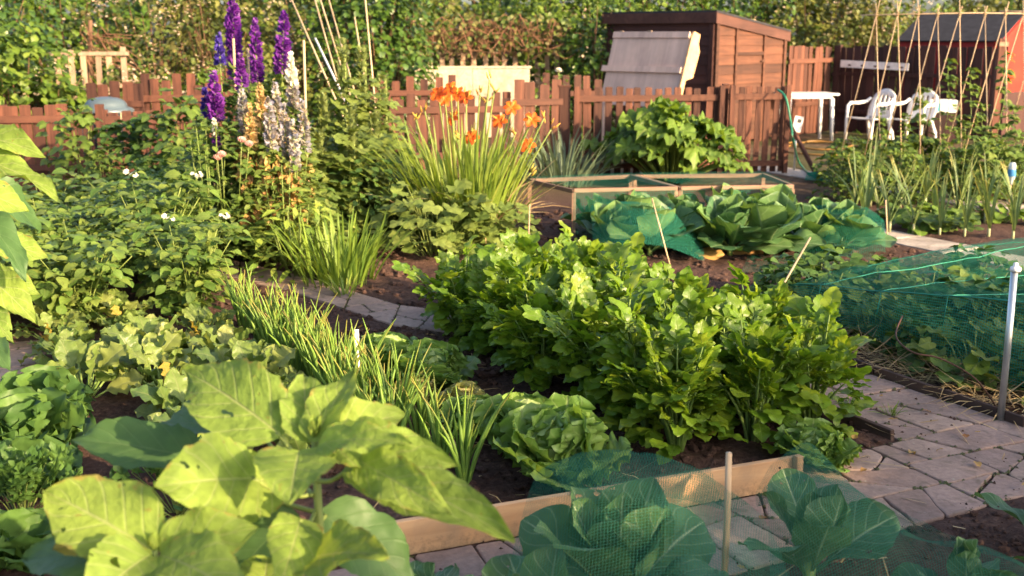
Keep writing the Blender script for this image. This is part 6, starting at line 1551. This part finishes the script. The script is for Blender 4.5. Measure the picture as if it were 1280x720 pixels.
SH = [('bramble_bush', 'low leafy bramble covering the left end of the cream slats', 'bramble', 70, 15.0, .55, .35, 1.28, 1500, .08, 'ivy', 14),
      ('bramble_bush', 'low leafy bramble at the right end of the cream slats', 'bramble', 160, 15.2, .45, .3, 1.22, 1300, .08, 'bramble', 24),
      ('ivy_hedge', 'vivid green ivy-covered hedge at the far left, tallest part', 'hedge', -40, 16.2, 1.5, .8, 2.75, 6200, .10, 'ivy_dark', 0),
      ('ivy_hedge', 'bright green ivy hedge bulging over the left boarded fence', 'hedge', 22, 15.0, .85, .7, 1.75, 3800, .095, 'ivy', 0),
      ('hedge_shrub', 'tall green hedge shrub behind the cream slats', 'hedge shrub', 92, 18.6, 1.4, .8, 2.9, 4200, .085, 'ivy', 20),
      ('bramble_bush', 'pale flowering bramble behind the left cream slat fence', 'bramble', 195, 18.2, 1.3, .8, 2.55, 4200, .075, 'bramble', 90),
      ('bramble_bush', 'flowering bramble thicket behind the delphiniums', 'bramble', 285, 18.0, 1.25, .8, 2.75, 4200, .075, 'bramble', 75),
      ('bramble_bush', 'low green bramble at the foot of the pale bramble', 'bramble', 238, 16.0, .8, .5, 1.2, 2000, .08, 'ivy', 12),
      ('hedge_shrub', 'leafy hedge shrub behind the slanting canes', 'hedge shrub', 385, 18.4, 1.2, .8, 2.85, 4200, .08, 'conifer', 30),
      ('ivy_hedge', 'dense dark ivy hedge left of the cream wall', 'hedge', 470, 18.0, 1.05, .8, 2.75, 6800, .09, 'ivy_dark', 0),
      ('hedge_shrub', 'bright leafy shrub above the cream wall', 'hedge shrub', 612, 21.0, 1.2, .7, 2.66, 3600, .09, 'ivy', 10),
      ('hedge_shrub', 'olive hedge shrub behind the tangled brown stems', 'hedge shrub', 548, 21.2, 1.0, .7, 2.50, 3200, .08, 'conifer', 20),
      ('hedge_shrub', 'green hedge shrub with pale blossom left of the shed', 'hedge shrub', 700, 20.2, 1.1, .8, 2.65, 4200, .085, 'ivy', 50),
      ('hedge_shrub', 'dark hedge shrub touching the left side of the shed', 'hedge shrub', 745, 19.4, .55, .6, 2.3, 2200, .085, 'ivy_dark', 10),
      ('hedge_shrub', 'tall green hedge shrub behind the left half of the shed', 'hedge shrub', 812, 23.0, 1.5, .9, 3.1, 4200, .10, 'ivy', 10),
      ('hedge_shrub', 'tall dark hedge shrub behind the right half of the shed', 'hedge shrub', 915, 23.2, 1.5, .9, 3.1, 4200, .10, 'ivy_dark', 10),
      ('hedge_shrub', 'mixed green hedge shrub above the red-brown fence', 'hedge shrub', 1010, 23.0, 1.3, .9, 2.85, 4200, .09, 'conifer', 40),
      ('bramble_bush', 'flowering bramble above the dark boarded fence', 'bramble', 1085, 22.6, 1.2, .9, 2.6, 4200, .08, 'bramble', 90),
      ('hedge_shrub', 'yellow-green shrub beside the black felt roof', 'hedge shrub', 1142, 23.4, 1.0, .8, 2.45, 3400, .09, 'ivy', 30),
      ('hedge_shrub', 'olive shrub behind the red shed roof', 'hedge shrub', 1235, 25.0, 1.6, .9, 2.85, 3800, .10, 'conifer', 40),
      ('hedge_shrub', 'shrub at the far right behind the red gable', 'hedge shrub', 1330, 24.0, 1.4, .9, 2.9, 3000, .10, 'ivy', 20)]
for s in SH: shrub(*s, twigs=24)
# taller trees standing further back
for i, (px, Y, wx, h, mat, lab) in enumerate(((60, 27, 2.4, 4.6, 'ivy_dark', 'dark leafy tree behind the left ivy hedge'), (250, 29, 2.4, 4.2, 'conifer', 'olive tree behind the flowering brambles'), (430, 29, 2.3, 4.4, 'ivy_dark', 'dark tree behind the dense ivy hedge'), (560, 30, 1.9, 2.75, 'conifer', 'low tree in the gap above the brown stems'), (690, 30, 2.1, 3.5, 'ivy', 'green tree left behind the shed'), (860, 31, 2.6, 4.6, 'ivy_dark', 'large dark tree right behind the shed'), (1020, 31, 2.2, 3.6, 'conifer', 'olive tree behind the fence corner'), (1240, 33, 2.4, 3.3, 'conifer', 'tree far behind the red shed'))):
    shrub('hedge_tree', lab, 'tree', px, Y, wx, 1.4, h, 7000, .19, mat, 0, twigs=10, trunk=True)
# tangle of brown stems over the cream slat fence
tg = thing('bramble_tangle', 'arching tangle of bare brown stems over the cream slat fence', 'bramble', (*gxy(600, 19.5), 0)); mb = MB()
for i in range(120):
    x0 = uni(-1.25, 1.4); x1 = x0 + uni(-.9, .9); z0, z1 = uni(1.3, 1.85), uni(1.3, 1.9); y = uni(-.25, .3)
    tube(mb, smooth_path([(x0, y, z0), (lerp(x0, x1, .35), y - .1, max(z0, z1) + uni(-.1, .25)), (lerp(x0, x1, .7), y - .15, max(z0, z1) + uni(-.2, .15)), (x1, y + uni(-.2, .2), z1)], 3), .0075, 3, cap=False)
obj('stems', mb, M['twig_red'], tg)
mb = MB()
for i in range(6):
    x0 = -1.1 + i * .45; tube(mb, smooth_path([(x0, .3, 0), (x0 + .05, .3, .8), (x0 + uni(-.2, .2), .1, 1.5)], 3), .012, 5)
obj('branches', mb, M['stem_brown'], tg)
n = 420; x = uni(-1.5, 1.6, n); P = np.stack([x, uni(-.35, .2, n), 1.62 + uni(-.25, .45, n)], -1); D, N = frame(uni(0, 6.28, n), uni(-1, .3, n)); mb = MB(); leaves(mb, P, D, A_(.2, -.8, .5) + rng.normal(0, .4, (n, 3)), .085, .036, OVAL4, bend=.4, fold=.2); obj('foliage', mb, M['bramble'], tg)
tw = thing('bramble_tangle', 'bare reddish stems bent round an old post by the left cream slats', 'bramble', (*gxy(118, 16.8), 0)); mb = MB()
for i in range(34):
    x0 = uni(-.15, .25); x1 = x0 + uni(.1, .75); z0 = uni(1.25, 1.75); tube(mb, smooth_path([(x0, 0, z0), (lerp(x0, x1, .5), -.1, z0 + uni(-.05, .2)), (x1, -.05, z0 + uni(-.3, .1))], 3), .007, 3, cap=False)
obj('stems', mb, M['twig_red'], tw)
mb = MB(); tube(mb, [(-.02, 0, 0), (-.02, 0, 1.0), (.06, 0, 1.92)], .035, 6); obj('post', mb, M['stem_brown'], tw)
wr = thing('climbing_rose', 'single white rose bloom on a sprig above the picket row', 'rose', (*gxy(698, 15.4), 0)); mb = MB(); q = np.array(p3(698, 90, 15.4)) - np.array(wr.location)
obj('stems', tube(MB(), [(0, 0, 0), (.05, 0, q[2] * .6), tuple(q)], .008, 5), M['stem'], wr); n = 16; az = np.arange(n) * 2.4; D, N = frame(az, lerp(-.2, 1.4, np.arange(n) / n)); leaves(mb, np.tile(q, (n, 1)), D, N, .06, .032, [(0, .3), (.5, 1), (.85, .9), (1, .5)], bend=-.9, fold=.2); obj('flower', mb, M['white_fl'], wr)
n = 60; P = np.stack([uni(-.2, .2, n), uni(-.1, .1, n), uni(.6, q[2] + .02, n)], -1); D, N = frame(uni(0, 6.28, n), uni(-.5, .5, n)); mb = MB(); leaves(mb, P, D, N, .07, .03, OVAL4, bend=.4, fold=.2); obj('foliage', mb, M['mid_leaf'], wr)

# ------------------------------------------------------------------ hedge added out of view at right, its heights shaped to shade the near beds
hs = None
for i in range(6):
    y = -3.6 + i * 1.25; hh = (1.62, 1.48, 1.34, 1.18, 1.08, 1.02)[i]
    if hs is None: hs = shrub('shade_hedge', 'dense unseen hedge added for its shade, end farthest from the flower border', 'hedge', 0, 0, 1.0, .9, 2.05, 4200, .14, 'ivy_dark', 0, xy=(6.6, y), top_var=.15); hs['group'] = 'unseen hedge shrubs added for shade'; hs.scale = (1, 1, hh)
    else: dup(hs, (6.6, y, 0), i * 3.14159, (1, 1, hh), f'dense unseen hedge shrub added for its shade, {ORD[i]} along the row', 'unseen hedge shrubs added for shade')
